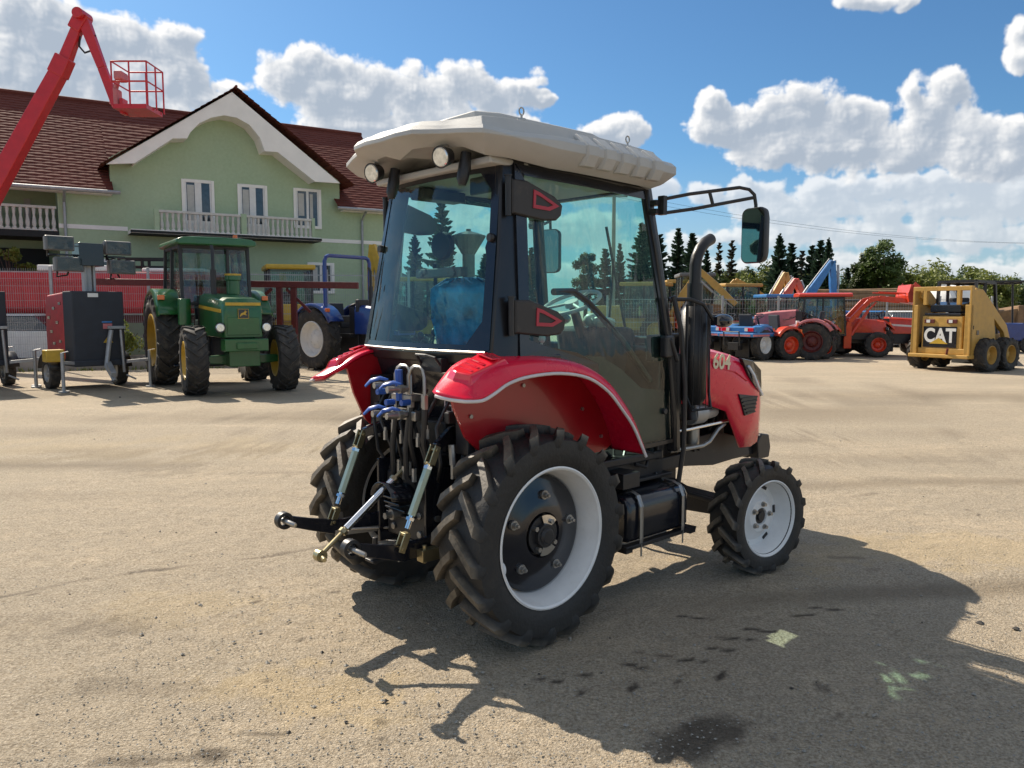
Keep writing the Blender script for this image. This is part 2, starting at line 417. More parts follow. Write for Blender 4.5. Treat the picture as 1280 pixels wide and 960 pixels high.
# ---- roof shell
def roof():
    s = MB()
    # plan outline (half) from rear centre round to the front centre: x, y
    half = [(-.49, 0), (-.50, .14), (-.485, .26), (-.40, .37), (-.375, .46), (-.33, .60), (-.20, .655), (.1, .672), (.3, .675), (.5, .675), (.8, .672), (1.06, .66), (1.13, .58), (1.20, .3), (1.22, 0)]
    out = half + [(x, -y) for x, y in half[-2:0:-1]]
    n = len(out); cx, cy = .33, 0
    rings = []
    # fraction of the outline, z : underside inner -> underside edge -> lip -> upper edge -> crown
    for fx, fy, z, dr in ((.60, .62, 2.42, 0), (.80, .78, 2.41, 0), (.86, .84, 2.39, .0), (.93, .93, 2.415, .0), (1, 1, 2.465, 0), (1, 1, 2.505, 0), (.975, .965, 2.53, 0), (.93, .90, 2.535, 0), (.89, .84, 2.578, 0), (.70, .66, 2.60, 0), (.67, .62, 2.622, 0), (.2, .2, 2.635, 0)):
        ring = []
        for i, (x, y) in enumerate(out):
            zz = z
            t = (x+.5)/1.68   # the roof falls slightly to the front and curls down at the corners
            zz -= .03*max(0, t-.5)
            if z < 2.56: zz -= .035*(abs(y)/.66)**3 * (1 if x < .1 else .5)
            if z < 2.47 and x < -.19: zz += .035 + (.035 if .12 < abs(y) < .47 and z < 2.45 else 0)
            if z > 2.47 and z < 2.54 and x < -.3: zz += .015
            ring.append(V((cx+(x-cx)*fx, cy+(y-cy)*fy, zz)))
        rings.append(ring)
    s.loft(rings, True, True)
    o = s.build('roof', 'roof', TR, smooth=30, bevel=.008)
    # raised ribs over the right and left edge, lamp recess blocks at the back
    for sg in (-1, 1):
        r = MB()
        for k in range(5):
            x = .33+k*.135
            prof = [(x-.048, .0), (x-.035, .022), (x+.04, .022), (x+.052, .0)]
            line = [(.595, 2.565), (.645, 2.53), (.672, 2.508), (.672, 2.462), (.640, 2.41)]
            rings = []
            for (y, z) in line:
                z -= .03*max(0, (x+.5)/1.68-.5) + .018
                ny = .3 if y < .6 else 1; 
                rings.append([V((px, sg*(y+h*ny-.006), z+h*(1-ny)*.9)) for px, h in prof] + [V((x+.052, sg*(y-.02), z-.02*(1-ny))), V((x-.048, sg*(y-.02), z-.02*(1-ny)))])
            r.loft(rings)
        r.build('roof_rib', 'roof', o, smooth=20, bevel=.003)
    # raised centre tray on the top
    t = MB(); t.loft([[V((x, y*k, z)) for x, y in ((-.12, -.30), (.0, -.36), (.7, -.36), (.9, -.28), (.9, .28), (.7, .36), (.0, .36), (-.12, .30))] for k, z in ((1, 2.61), (.97, 2.655), (.92, 2.664))])
    t.build('roof_tray', 'roof', o, bevel=.006, smooth=30)
    for (x, y) in ((.05, -.45), (.88, -.45), (.05, .45), (.88, .45)):   # lifting eyes
        z0 = 2.585 if x < .5 else 2.565
        e = MB(); e.cyl((x, y, z0), (x, y, z0+.02), .034, .028, n=18); e.cyl((x, y, z0+.02), (x, y, z0+.028), .024, n=18)
        e.build('eye_seat', 'roof', o, smooth=30)
        e = MB(); e.cyl((x, y, z0+.027), (x, y, z0+.035), .022, n=16); e.cyl((x, y, z0+.03), (x, y, z0+.055), .006, n=8)
        e.tube([(x+.016*math.sin(a), y, z0+.072+.018*math.cos(a)) for a in [2*PI*k/12 for k in range(13)]], .0045, 6)
        e.build('lifting_eye', 'steel', o, smooth=40)
    e = MB(); e.loft([[V((x, y, z)) for x, y in ((-.2, -.5), (.98, -.45), (.98, .45), (-.2, .5))] for z in (2.37, 2.405)])
    e.build('headliner', 'roof', o, bevel=.01)
    return o
RF = roof()
# bosses beside the rear work lamps, moulded into the roof edge
for sg in (-1, 1):
    if 0: b = MB(); b.loft([[V((x, sg*y, z)) for x, y in ((-.43, .10), (-.475, .14), (-.46, .215), (-.40, .225), (-.3, .2), (-.3, .1))] for z in (2.40, 2.455)])
    l = MB(); c = V((-.335, sg*.306, 2.405)); d = V((-1, -.22, -.22)).normalized()
    l.cyl(c-d*.04, c+d*.012, .040, .052, n=24); l.cyl(c+d*.012, c+d*.02, .052, .054, n=24); l.cyl(c-d*.06, c-d*.035, .02, .036, n=20)
    lo = l.build('work_lamp', 'blackm', RF, smooth=35)
    g = MB(); g.cyl(c+d*.0195, c+d*.025, .047, .042, n=24); g.build('lens', 'lens', lo, smooth=35)
    k = MB(); k.bar(c+V((.01, 0, .03)), c+V((.03, 0, .085)), .03, .012); k.cyl(c+V((.0, -.02, .045)), c+V((.0, .02, .045)), .008); k.build('bracket', 'steel', lo)
    # dark gas-strut/wiper cover beside each lamp, hanging over the glass
    w = MB(); w.tube([(-.235, sg*.306-.055, 2.43), (-.245, sg*.306-.055, 2.36), (-.26, sg*.306-.055, 2.30), (-.262, sg*.306-.055, 2.27)], [.026, .032, .03, .018], 10)
    w.build('glass_latch', 'blackm', TR, smooth=40)

# ---- cab frame
def zi(z, a, b): # interpolate between z=1.44 and 2.42
    t = (z-1.44)/.98; return a+(b-a)*t
CB = None
f = MB()
for sg in (-1, 1):
    def q(pts): return [V((x, sg*y, z)) for x, y, z in pts]
    # rear corner post
    low = [(-.265, .515), (-.262, .565), (-.12, .600), (-.085, .59), (-.12, .53)]
    mid = [(-.175, .475), (-.17, .52), (-.05, .545), (-.015, .535), (-.06, .48)]
    top = [(-.115, .435), (-.11, .475), (.005, .50), (.04, .49), (0, .43)]
    f.loft([q([(x, y, 1.42) for x, y in low]), q([(x, y, 1.95) for x, y in mid]), q([(x, y, 2.43) for x, y in top])])
    # front post, leaning with the windscreen, and its lower leg
    f.loft([q([(x, y, z) for x, y in pp]) for z, pp in ((.80, [(1.22, .50), (1.30, .50), (1.30, .56), (1.24, .565)]), (1.0, [(1.22, .50), (1.29, .50), (1.29, .56), (1.235, .565)]), (1.47, [(1.15, .495), (1.22, .495), (1.22, .55), (1.165, .555)]),
            (2.0, [(1.075, .46), (1.14, .46), (1.14, .51), (1.09, .515)]), (2.42, [(1.0, .43), (1.07, .43), (1.07, .475), (1.01, .485)]))])
    # roof rail
    f.bar((-.05, sg*.465, 2.405), (1.06, sg*.455, 2.385), .05, .055)
    # sill along the fender top and the door foot
    f.bar((-.2, sg*.575, 1.425), (.2, sg*.578, 1.425), .04, .04)
f.bar((-.10, -.46, 2.405), (-.10, .46, 2.405), .05, .05); f.bar((1.03, -.45, 2.385), (1.03, .45, 2.385), .05, .05)
f.bar((1.2, -.5, 1.42), (1.2, .5, 1.42), .05, .05)
CB = f.build('cab_frame', 'frame', TR, bevel=.012, smooth=30)
# rear panel below the glass
p = MB()
p.loft([[V((x-.07*(1-(y/.55)**2), y, 1.455)) for x, y in [(-.25, k*.11) for k in range(-5, 6)]] + [V((-.10, .55, 1.455)), V((-.10, -.55, 1.455))],
        [V((x-.05*(1-(y/.55)**2), y, 1.40)) for x, y in [(-.25, k*.11) for k in range(-5, 6)]] + [V((-.10, .55, 1.40)), V((-.10, -.55, 1.40))]])
p.build('rear_cross_rail', 'frame', TR, bevel=.008)
p = MB(); p.loft([[V((x, y, z)) for x, y in ((a, -b), (a, b), (a+.04, b), (a+.04, -b))] for z, a, b in ((1.41, -.25, .50), (1.15, -.16, .44), (.86, -.05, .40))])
p.build('rear_panel', 'black', TR, bevel=.006)
p = MB(); p.tube([V((-.263-.07*(1-(y/.55)**2), y, 1.462)) for y in [k*.0535 for k in range(-10, 11)]], .007, 6)
p.build('rear_glass_trim', 'steel', TR, smooth=40)
# rear glass
def rg(sx, t):   # sx -1..1, t 0..1
    hw = .555*(1-t)+.475*t; y = sx*hw
    x = (-.255*(1-t)-.105*t) - .07*(1-.35*t)*(1-sx*sx)
    return V((x, y, 1.465+t*(2.385-1.465)))
g = MB(); g.sheet([[rg(-1+i/10, j/8) for i in range(21)] for j in range(9)])
g.build('rear_glass', 'glass', TR, smooth=60)
# black printed border on the rear glass
s = MB()
def on(sx, t, off=.004): p_ = rg(sx, t); return p_ + V((-off, 0, 0))
inner = [(-.74, .035), (.88, .035), (.90, .06), (.93, .9), (.86, .955), (-.74, .955), (-.90, .86), (-.915, .62), (-.875, .55), (-.90, .5), (-.905, .16)]
def dens(poly, m=6):
    o = []
    for a, b in zip(poly, poly[1:]+poly[:1]):
        for k in range(m): o.append((a[0]+(b[0]-a[0])*k/m, a[1]+(b[1]-a[1])*k/m))
    return o
inn = dens(inner); outr = []
for (a, b) in inn:   # project outwards to the rectangle
    da, db = a, (b-.5)*2; k = 1/max(abs(da), abs(db)); outr.append((max(-1, min(1, da*k)), max(0, min(1, db*k/2+.5))))
s.loft([[on(*q) for q in inn], [on(*q) for q in outr]], True, False)
s.build('glass_border', 'black', TR, smooth=60)
for sx, t in ((.955, .60), (-.95, .60)):   # glass hinges knobs
    k = MB(); c = on(sx, t); k.cyl(c, c+V((-.022, 0, 0)), .021, n=18); k.build('glass_knob', 'blackm', TR, bevel=.004)
# side doors
def ydoor(x, z): return .592 - .036*max(0, x+.1) - (0 if z < 1.44 else .10*(z-1.44)/.98)
door_pts = [(-.045, 2.385), (.5, 2.378), (1.02, 2.365), (1.10, 1.9), (1.175, 1.47), (1.225, 1.15), (1.25, .86), (1.0, .855), (.80, .86), (.765, .92), (.70, 1.06), (.60, 1.20), (.48, 1.31), (.32, 1.385), (.12, 1.425), (-.10, 1.445), (-.075, 1.9)]
for sg in (-1, 1):
    dd = dens(door_pts, 3); cx, cz = .5, 1.6
    P = lambda x, z, o=0: V((x, sg*(ydoor(x, z)+o), z))
    g = MB(); rows = []
    for k in (1, .8, .6, .4, .2, .03): rows.append([P(cx+(x-cx)*k, cz+(z-cz)*k) for x, z in dd])
    g.loft(rows, True, False); bmesh.ops.holes_fill(g.bm, edges=[e for e in g.bm.edges if e.is_boundary and (sum((v.co for v in e.verts), V())/2 - P(cx, cz)).length < .1])
    door = g.build('door', 'glass', TR, smooth=60)
    e = MB(); lo_ = [P(x, z, -.012) for x, z in dd]; 
    def shrink(x, z, w):
        # move towards the centre by roughly w
        d = V((cx-x, cz-z)); d.normalize(); return x+d.x*w*(1.0), z+d.y*w
    e.loft([[P(x, z, -.006) for x, z in dd], [P(x, z, .006) for x, z in dd], [P(*shrink(x, z, .03), .006) for x, z in dd], [P(*shrink(x, z, .03), -.006) for x, z in dd], [P(x, z, -.006) for x, z in dd]], True, False)
    e.build('door_edge_frame', 'frame', door, smooth=30)
    # black border where the door meets roof and rear post (wide)
    e = MB(); a = [(-.05, 2.383), (.02, 2.30), (.0, 1.9), (-.03, 1.52), (.12, 1.478), (.32, 1.445), (.5, 1.375), (.5, 1.30), (.32, 1.383), (.12, 1.423), (-.10, 1.443), (-.075, 1.9)]
    b1 = [P(x, z, .009) for x, z in a[:4]+a[10:]]; e.loft([[q_ for q_ in b1], [q_+V((0, sg*.004, 0)) for q_ in b1]])
    b2 = [P(x, z, .009) for x, z in a[3:8]+a[8:11]]; e.loft([[q_+V((0, sg*.001, 0)) for q_ in b2], [q_+V((0, sg*.004, 0)) for q_ in b2]])
    b3 = [P(x, z, .009) for x, z in ((-.045, 2.383), (.5, 2.376), (1.02, 2.363), (1.03, 2.31), (.5, 2.325), (.02, 2.33))]; e.loft([b3, [q_+V((0, sg*.0035, 0)) for q_ in b3]])
    e.build('door_border', 'black', door)
    # two arrow shaped hinge covers with red outline
    for (z0, z1, x0) in ((2.30, 2.135, -.10), (1.715, 1.555, -.135)):
        zm = (z0+z1)/2-.012; h = MB()
        poly = [(x0, z0), (x0+.10, z0), (x0+.30, zm+.035), (x0+.355, zm-.005), (x0+.345, zm-.055), (x0+.31, z1-.012), (x0+.22, z1-.02), (x0, z1)]
        yo = ydoor(x0+.1, zm)
        h.loft([[V((x, sg*(yo+o), z)) for x, z in [(x0+.15+(px-x0-.15)*k, zm+(pz-zm)*k) for px, pz in poly]] for o, k in ((.008, 1), (.030, 1), (.038, .93))])
        ho = h.build('door_hinge', 'hinge', door, bevel=.003)
        r = MB(); q1 = [(x0+.14, zm+.055), (x0+.18, zm+.045), (x0+.32, zm-.012), (x0+.25, zm-.04), (x0+.135, zm-.035)]
        q2 = [(x0+.155, zm+.033), (x0+.19, zm+.024), (x0+.275, zm-.01), (x0+.24, zm-.022), (x0+.152, zm-.018)]
        r.loft([[V((x, sg*(yo+.0385), z)) for x, z in q1], [V((x, sg*(yo+.043), z)) for x, z in q1], [V((x, sg*(yo+.043), z)) for x, z in q2], [V((x, sg*(yo+.0385), z)) for x, z in q2]], True, False)
        r.build('outline_decal', 'hingered', ho)
        r = MB(); r.cyl((x0-.015, sg*(yo+.022), z0+.012), (x0-.015, sg*(yo+.022), z1-.012), .015, n=14); r.cyl((x0-.015, sg*(yo+.022), z0+.018), (x0-.015, sg*(yo+.022), z0+.012), .02, n=14)
        r.build('hinge_pin', 'blackm', ho, smooth=35)
    k = MB(); c = P(1.13, 1.06, .0); k.cyl(c, c+V((0, sg*.02, 0)), .018, n=16); k.build('door_stop', 'blackm', door, bevel=.003)
    k = MB(); c = P(1.12, 1.45, 0); k.box(c+V((0, sg*.03, 0)), (.09, .05, .13)); k.box(c+V((-.03, sg*-.035, -.01)), (.13, .05, .16)); k.cyl(c+V((.0, sg*.05, .05)), c+V((.06, sg*.06, -.09)), .014)
    k.build('door_lock', 'blackm', door, bevel=.012)
    k = MB(); lp = [(.30, 1.385), (.42, 1.42), (.58, 1.41), (.76, 1.33), (.95, 1.21), (1.18, 1.18), (1.215, 1.15), (1.235, .88), (.82, .88), (.78, .93), (.71, 1.06), (.61, 1.19), (.48, 1.30)]
    k.loft([[P(x, z, -.035) for x, z in lp], [P(x, z, -.045) for x, z in lp]]); k.build('door_lower_panel', 'hinge', door)
    # inner door bar running diagonally
    k = MB(); k.tube([(.2, sg*.53, 1.76), (.35, sg*.53, 1.765), (.46, sg*.535, 1.71), (.75, sg*.535, 1.50), (1.02, sg*.53, 1.25)], .018, 8); k.build('door_grab_bar', 'blackm', door, smooth=40)
# windscreen
g = MB(); g.sheet([[V((1.265-.06*j-.012*0+.05*(1-(i/5-1)**2), (-1+i/5)*(.50-.012*j), [1.15, 1.46, 1.8, 2.1, 2.37][j])) for i in range(11)] for j in range(5)])
g.build('windscreen', 'glass', TR, smooth=60)
# wiper, exhaust-side front lower firewall
p = MB(); p.bb(1.16, 1.22, -.49, .49, .75, 1.44); p.bb(.0, 1.2, -.50, .50, .76, .81); p.build('cab_floor', 'blackm', TR, bevel=.01)
w = MB(); w.tube([(1.30, .05, 1.45), (1.28, .0, 1.75), (1.24, -.05, 2.0)], .008, 6); w.tube([(1.33, -.08, 1.55), (1.20, -.02, 2.2)], .01, 6); w.build('wiper', 'blackm', TR)

# ---- interior
s = MB(); s.loft([[V((x, y, z)) for x, y in ((.12, -.22), (.55, -.24), (.58, 0), (.55, .24), (.12, .22))] for z in (1.22, 1.34, 1.36)])
s.build('seat_cushion', 'seat', TR, bevel=.03, seg=3, smooth=40)
s = MB(); s.loft([[V((x+dx, y*k, z)) for x, y in ((.02, -.22), (-.03, -.12), (-.03, .12), (.02, .22), (.09, .2), (.10, 0), (.09, -.2))] for dx, z, k in ((.10, 1.34, 1), (.05, 1.55, 1.02), (.01, 1.74, .95), (0, 1.80, .75))])
sb = s.build('seat_backrest', 'seat', TR, bevel=.02, smooth=50)
s = MB()   # crinkled blue plastic film over the backrest
rows = []
for j in range(12):
    t = j/11; row = []
    for i in range(25):
        a = -PI*.62+i*(PI*1.24)/24; hw = .265*(1-.12*t**3); jit = .012*math.sin(i*2.3+j*.9)+.010*math.sin(i*4.1-j*1.7)
        if j == 11: hw = .12
        row.append(V((.05-.105*(math.cos(a))*(1.0 if j < 11 else .4)+.01+jit-.05*t*.6+.06*(1-t), hw*math.sin(a)*1.15 + jit*.6, 1.36+.47*t+(.012 if j == 11 else 0))))
    rows.append(row)
s.sheet(rows); s.build('plastic_film', 'film', sb, smooth=70, solid=.003)
s = MB(); s.box((-.12, 0, 1.865), (.05, .40, .05)); s.box((-.14, -.12, 1.875), (.03, .05, .03)); s.box((-.14, .12, 1.875), (.03, .05, .03)); s.cyl((-.145, -.14, 1.86), (-.16, -.14, 1.86), .02); s.cyl((-.145, .14, 1.86), (-.16, .14, 1.86), .02)
s.build('parcel_rail', 'grey', TR, bevel=.012)
for sg in (-1, 1):   # side consoles over the wheel wells with levers
    s = MB(); s.prism([(-.15, .85), (-.15, 1.42), (.38, 1.42), (.60, 1.36), (.78, 1.15), (.80, .85)], sg*.30, sg*.435); co = s.build('side_console', 'blackm', TR, bevel=.02)
    for k, (x, z) in enumerate(((.0, 1.5), (.1, 1.52), (.22, 1.5))):
        l = MB(); l.cyl((x, sg*.40, 1.38), (x+.03, sg*.40, z), .006); l.ball((x+.03, sg*.40, z+.015), (.02, .018, .025)); l.build('lever', 'white' if sg < 0 else 'blackm', co, smooth=50)
s = MB(); s.loft([[V((x, y*k, z)) for x, y in ((-.10, -.2), (.12, -.26), (.14, 0), (.12, .26), (-.10, .2))] for dx, z, k in ((0, .82, .8), (0, 1.3, .9), (0, 1.50, 1.1), (0, 1.56, 1))]); s.xf(Matrix.Translation((1.08, 0, 0)))
ds = s.build('dashboard', 'seat', TR, bevel=.03, seg=3, smooth=40)
s = MB(); s.cyl((1.0, 0, 1.5), (.92, 0, 1.68), .035, .028); s.build('steering_column', 'blackm', ds, smooth=40)
s = MB(); cw = V((.90, 0, 1.71)); ax = V((-.40, 0, .92)).normalized(); u = V((0, 1, 0)); w_ = ax.cross(u)
s.tube([cw+(u*math.cos(a)+w_*math.sin(a))*.185 for a in [2*PI*k/36 for k in range(37)]], .013, 8)
for a in (.5, 2.6, 4.7): s.tube([cw, cw+(u*math.cos(a)+w_*math.sin(a))*.185], .009, 6)
s.cyl(cw-ax*.02, cw+ax*.012, .045); s.build('steering_wheel', 'lip', ds, smooth=40)
s = MB()
for k in range(6): s.ball((1.0+random.uniform(-.06, .08), random.uniform(-.2, .05), 1.585+random.uniform(0, .02)), (random.uniform(.04, .08), random.uniform(.05, .08), random.uniform(.012, .04)), 8, 6, rot=(random.random(), random.random(), random.random()))
s.build('plastic_bag', 'cloth', ds, smooth=60)
s = MB(); s.tube([(.25, .50, 1.45), (.22, .50, 1.80), (.20, .48, 1.95)], .012, 6); s.loft([[V((.2+dx, .40+.10*math.cos(a)*k, 2.05+.085*math.sin(a)*k)) for a in [2*PI*i/16 for i in range(16)]] for dx, k in ((-.02, .9), (0, 1), (.02, .9))])
s.build('cab_fan', 'seat', TR, smooth=40)
s = MB(); s.bb(-.02, .0, -.42, -.12, 2.27, 2.36); s.bb(-.02, .3, .3, .42, 2.30, 2.36); s.build('roof_speaker', 'blackm', TR, bevel=.01)

# ---- fenders
st = [[(-.555, .505, 1.29), (-.585, .56, 1.288), (-.565, .63, 1.276), (-.52, .69, 1.268)],
      [(-.46, .46, 1.35), (-.48, .57, 1.34), (-.46, .66, 1.31), (-.44, .712, 1.268)],
      [(-.38, .44, 1.40), (-.385, .57, 1.395), (-.385, .67, 1.355), (-.375, .722, 1.295)],
      [(-.28, .44, 1.432), (-.28, .57, 1.432), (-.285, .675, 1.395), (-.285, .723, 1.337)],
      [(-.12, .44, 1.44), (-.12, .57, 1.44), (-.14, .68, 1.415), (-.15, .724, 1.362)],
      [(.08, .44, 1.43), (.08, .57, 1.43), (.07, .685, 1.412), (.06, .724, 1.365)],
      [(.28, .44, 1.40), (.28, .57, 1.395), (.27, .685, 1.375), (.26, .724, 1.33)],
      [(.44, .44, 1.33), (.44, .57, 1.32), (.43, .685, 1.30), (.415, .724, 1.25)],
      [(.56, .44, 1.23), (.56, .57, 1.22), (.55, .685, 1.20), (.525, .724, 1.15)],
      [(.66, .44, 1.11), (.66, .57, 1.10), (.655, .685, 1.08), (.625, .724, 1.045)],
      [(.735, .44, .97), (.735, .57, .96), (.73, .685, .95), (.70, .724, .93)],
      [(.775, .44, .865), (.775, .57, .865), (.77, .685, .865), (.74, .724, .865)]]
def catmull(rows, m=4):
    o = []
    n = len(rows)
    for i in range(n-1):
        p0, p1, p2, p3 = rows[max(i-1, 0)], rows[i], rows[i+1], rows[min(i+2, n-1)]
        for k in range(m):
            t = k/m
            o.append([tuple(.5*(2*b_+(c_-a_)*t+(2*a_-5*b_+4*c_-d_)*t*t+(3*b_-a_-3*c_+d_)*t**3) for a_, b_, c_, d_ in zip(*qq)) for qq in zip(p0, p1, p2, p3)])
    o.append(rows[-1]); return o
for sg in (-1, 1):
    rows = catmull(st, 4)
    rows = [[*r] for r in zip(*catmull([list(c) for c in zip(*rows)], 4))]
    rows = [[V((x, sg*y, z)) for x, y, z in r] for r in rows]
    s = MB(); s.sheet(rows)
    fd = s.build('fender', 'red', TR, smooth=50, solid=.014)
    lip = [r[-1] for r in rows]; lip = [r for r in rows[0][::-1]][::-1][4:] + lip[1:]
    s = MB(); s.tube([p_+V((0, sg*.003, -.008)) for p_ in lip], .0085, 8); s.build('edge_trim', 'lip', fd, smooth=50)
    topl = [(r[0].x, r[0].z-.012) for r in rows[6::4]]
    poly = [(-.44, 1.34)] + topl + [(.70, .862), (.2, .84), (-.12, .86), (-.33, 1.05), (-.40, 1.2)]
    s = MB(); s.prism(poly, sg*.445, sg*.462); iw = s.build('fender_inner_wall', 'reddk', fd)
    # curved liner between inner wall and lip
    for (x, z) in ((-.2, 1.27), (.05, 1.28), (.5, 1.12), (.66, .95), (-.3, 1.15)):
        b = MB(); b.cyl((x, sg*.462, z), (x, sg*.472, z), .011, n=6); b.build('bolt', 'steel', iw)
    # tail lamp: ribbed block following the fender slope
    s = MB()
    def tl(x, y, h):
        t = (x+.50)/.28; z = 1.325+max(0, min(1, t))*.108 - (.045*max(0, (y-.60)/.08)); return V((x, sg*y, z+h))
    base = [(-.475, .50), (-.49, .57), (-.46, .655), (-.23, .675), (-.215, .49)]
    s.loft([[tl(x, y, -.02) for x, y in base], [tl(x, y, .022) for x, y in base], [tl(-.35+(x+.35)*.86, .575+(y-.575)*.86, .052) for x, y in base]])
    lm = s.build('tail_lamp', 'lamp', fd, bevel=.008, smooth=30)
    s = MB()
    for k in range(3): s.bar(tl(-.42+k*.035, .53, .0495), tl(-.42+k*.035, .63, .0475), .018, .006)
    s.bar(tl(-.275, .52, .050), tl(-.275, .64, .048), .075, .008)
    s.build('lens_rib', 'lamp', lm, bevel=.003)
# ---- hood
def hood():
    s = MB()
    X = [1.36, 1.50, 1.70, 1.98, 2.17, 2.32, 2.44, 2.53]
    top = [1.50, 1.49, 1.462, 1.42, 1.385, 1.34, 1.27, 1.16]
    sh = [1.425, 1.415, 1.39, 1.345, 1.305, 1.255, 1.18, 1.09]      # shoulder z at side
    bt = [1.07, 1.065, 1.055, .975, .70, .69, .71, .76]
    wd = [.40, .42, .435, .438, .436, .428, .41, .37]
    def ring(i, xx=None):
        x = X[i]; t, h_, b_, w_ = top[i], sh[i], bt[i], wd[i]
        pts = []
        for k, (fy, z) in enumerate(((1.0, b_), (1.01, b_+(h_-b_)*.35), (1.02, b_+(h_-b_)*.7), (1.0, h_-.03), (.93, h_+.015), (.75, h_+(t-h_)*.55), (.4, t-.008), (0, t))):
            pts.append((x+(.10*(1-fy)*(i >= 5)), fy*w_, z))
        return pts
    rows = []
    for i in range(len(X)):
        r = ring(i); rows.append([V((x, -y, z)) for x, y, z in r] + [V(p_) for p_ in r[-2::-1]])
    s.sheet(rows)
    # nose closing rows
    nose = [V(p_) for p_ in rows[-1]]
    r2 = [V((p_.x+.05+.05*(1-(p_.y/.38)**2), p_.y*.82, .78+(p_.z-.78)*.93)) for p_ in nose]
    r3 = [V((p_.x+.12, p_.y*.35, .85+(p_.z-.85)*.7)) for p_ in nose]
    s.sheet([nose, r2, r3])
    return s.build('hood', 'red', TR, smooth=32, solid=.012)
HD = hood()
for sg in (-1, 1):
    def hs(x, z, off=.008):   # point just outside the hood side
        w_ = np.interp(x, [1.24, 1.45, 1.70, 1.98, 2.17, 2.32, 2.44, 2.53, 2.62], [.40, .42, .435, .438, .436, .428, .41, .37, .30]); return V((x, sg*(w_*1.022+off+.004), z))
    s = MB(); poly = [(2.11, 1.085), (2.39, 1.05), (2.34, .935), (2.20, .925)]
    s.loft([[hs(x, z, -.01) for x, z in poly], [hs(x, z, .010) for x, z in poly]]); vt = s.build('side_grille', 'blackm', HD, bevel=.004)
    s = MB()
    for k in range(5):
        z = .945+k*.026; s.bar(hs(2.215-k*.02, z, .013), hs(2.34+k*.008, z, .013), .01, .010)
    s.build('grille_slat', 'hinge', vt)
    s = MB(); poly = [(2.13, 1.335), (2.29, 1.31), (2.44, 1.235), (2.56, 1.12), (2.58, 1.02), (2.49, 1.04), (2.33, 1.13), (2.23, 1.21)]
    s.loft([[hs(x, z, -.02) for x, z in poly], [hs(x, z, .012) for x, z in poly]]); hl = s.build('headlight', 'black', HD, bevel=.006)
    s = MB(); s.tube([hs(2.215, 1.275, .018), hs(2.30, 1.205, .018), hs(2.37, 1.125, .018), hs(2.55, 1.045, .016)], .011, 6); s.build('led_strip', 'led', hl, smooth=40)
    # body crease line
    s = MB(); s.tube([hs(x, z, .0015) for x, z in ((1.58, 1.285), (1.88, 1.275), (2.07, 1.24), (2.23, 1.17))], .004, 6); s.build('body_crease', 'red', HD, smooth=40)
    m4 = basis(hs(1.895, 1.315, .004), (1 if sg < 0 else -1, 0, -.09 if sg < 0 else .09), (0, 0, 1)) if True else None
    text_mesh('model_number', '604', .140, 'txt', HD, m4, ext=.0012, bold=.0035)
s = MB(); s.loft([[V((2.68-.02*abs(k), y*k, z)) for y, z in ((-.16, .80), (.16, .80), (.17, 1.08), (.1, 1.2), (-.1, 1.2), (-.17, 1.08))] for k in (1, .9)]); s.build('front_grille', 'blackm', HD, bevel=.01)

# ---- engine, frame, axle
s = MB(); s.bb(1.25, 2.25, -.17, .17, .62, 1.02); s.bb(1.35, 2.05, -.13, .13, 1.0, 1.3); s.bb(1.3, 1.6, -.24, -.1, .85, 1.05); s.cyl((2.2, -.22, .95), (2.2, .22, .95), .02)
for k in range(4): s.cyl((1.45+k*.17, -.16, .98), (1.45+k*.17, -.22, .90), .025); s.cyl((1.45+k*.17, .1, .95), (1.45+k*.17, .22, .92), .02)
s.bb(2.16, 2.24, -.27, .27, .72, 1.2)
EN = s.build('engine', 'blackm', TR, bevel=.012)
s = MB(); s.cyl((1.66, -.36, .98), (1.79, -.36, .98), .078, n=24); s.cyl((1.79, -.36, .98), (1.83, -.36, .98), .055); s.cyl((1.62, -.36, .98), (1.66, -.36, .98), .05)
s.cyl((1.85, -.34, .97), (1.97, -.34, .98), .055); s.build('alternator', 'lgrey', EN, smooth=35, bevel=.004)
s = MB(); s.cyl((1.80, -.30, .75), (1.80, -.30, .86), .045, n=20); s.cyl((1.55, -.3, .78), (1.55, -.3, .88), .04, n=20); s.build_each('filter', 'steel', EN, smooth=35, bevel=.004)
s = MB(); s.tube([(1.30, -.40, .885), (1.6, -.405, .885), (2.10, -.405, .90)], .0105, 8); s.build('rail_pipe', 'chrome', EN, smooth=40)
s = MB(); s.tube([(1.42, -.39, .76), (1.64, -.395, .755), (1.78, -.395, .755), (1.86, -.395, .775), (1.96, -.395, .85), (2.04, -.395, .88)], .014, 8); s.build('fuel_pipe', 'steel', EN, smooth=40)
s = MB()
for k in range(9):
    a = V((random.uniform(1.3, 2.1), random.uniform(-.32, -.2), random.uniform(.8, 1.0))); b = a+V((random.uniform(-.2, .2), random.uniform(-.05, .05), random.uniform(-.25, .05)))
    s.tube([a, (a+b)/2+V((0, -.05, .05)), b], .009, 6)
s.build_each('hose', 'blackm', EN, smooth=40)
s = MB()
for sg in (-1, 1): s.prism([(1.2, .60), (1.2, .68), (1.7, .69), (1.75, .78), (2.15, .80), (2.55, .70), (2.58, .58), (2.1, .56), (1.75, .60)], sg*.25, sg*.275)
for x in (1.84, 1.90): s.cyl((x, -.275, .70), (x, -.295, .70), .012, n=6)
s.build('chassis_frame', 'hinge', TR, bevel=.006)
s = MB(); s.loft([[V((1.758+dx, y, .38+dz)) for dx, dz in ((-a, -a), (a, -a), (a, a), (-a, a))] for y, a in ((-.66, .055), (-.25, .07), (-.12, .10), (.12, .10), (.25, .07), (.66, .055))])
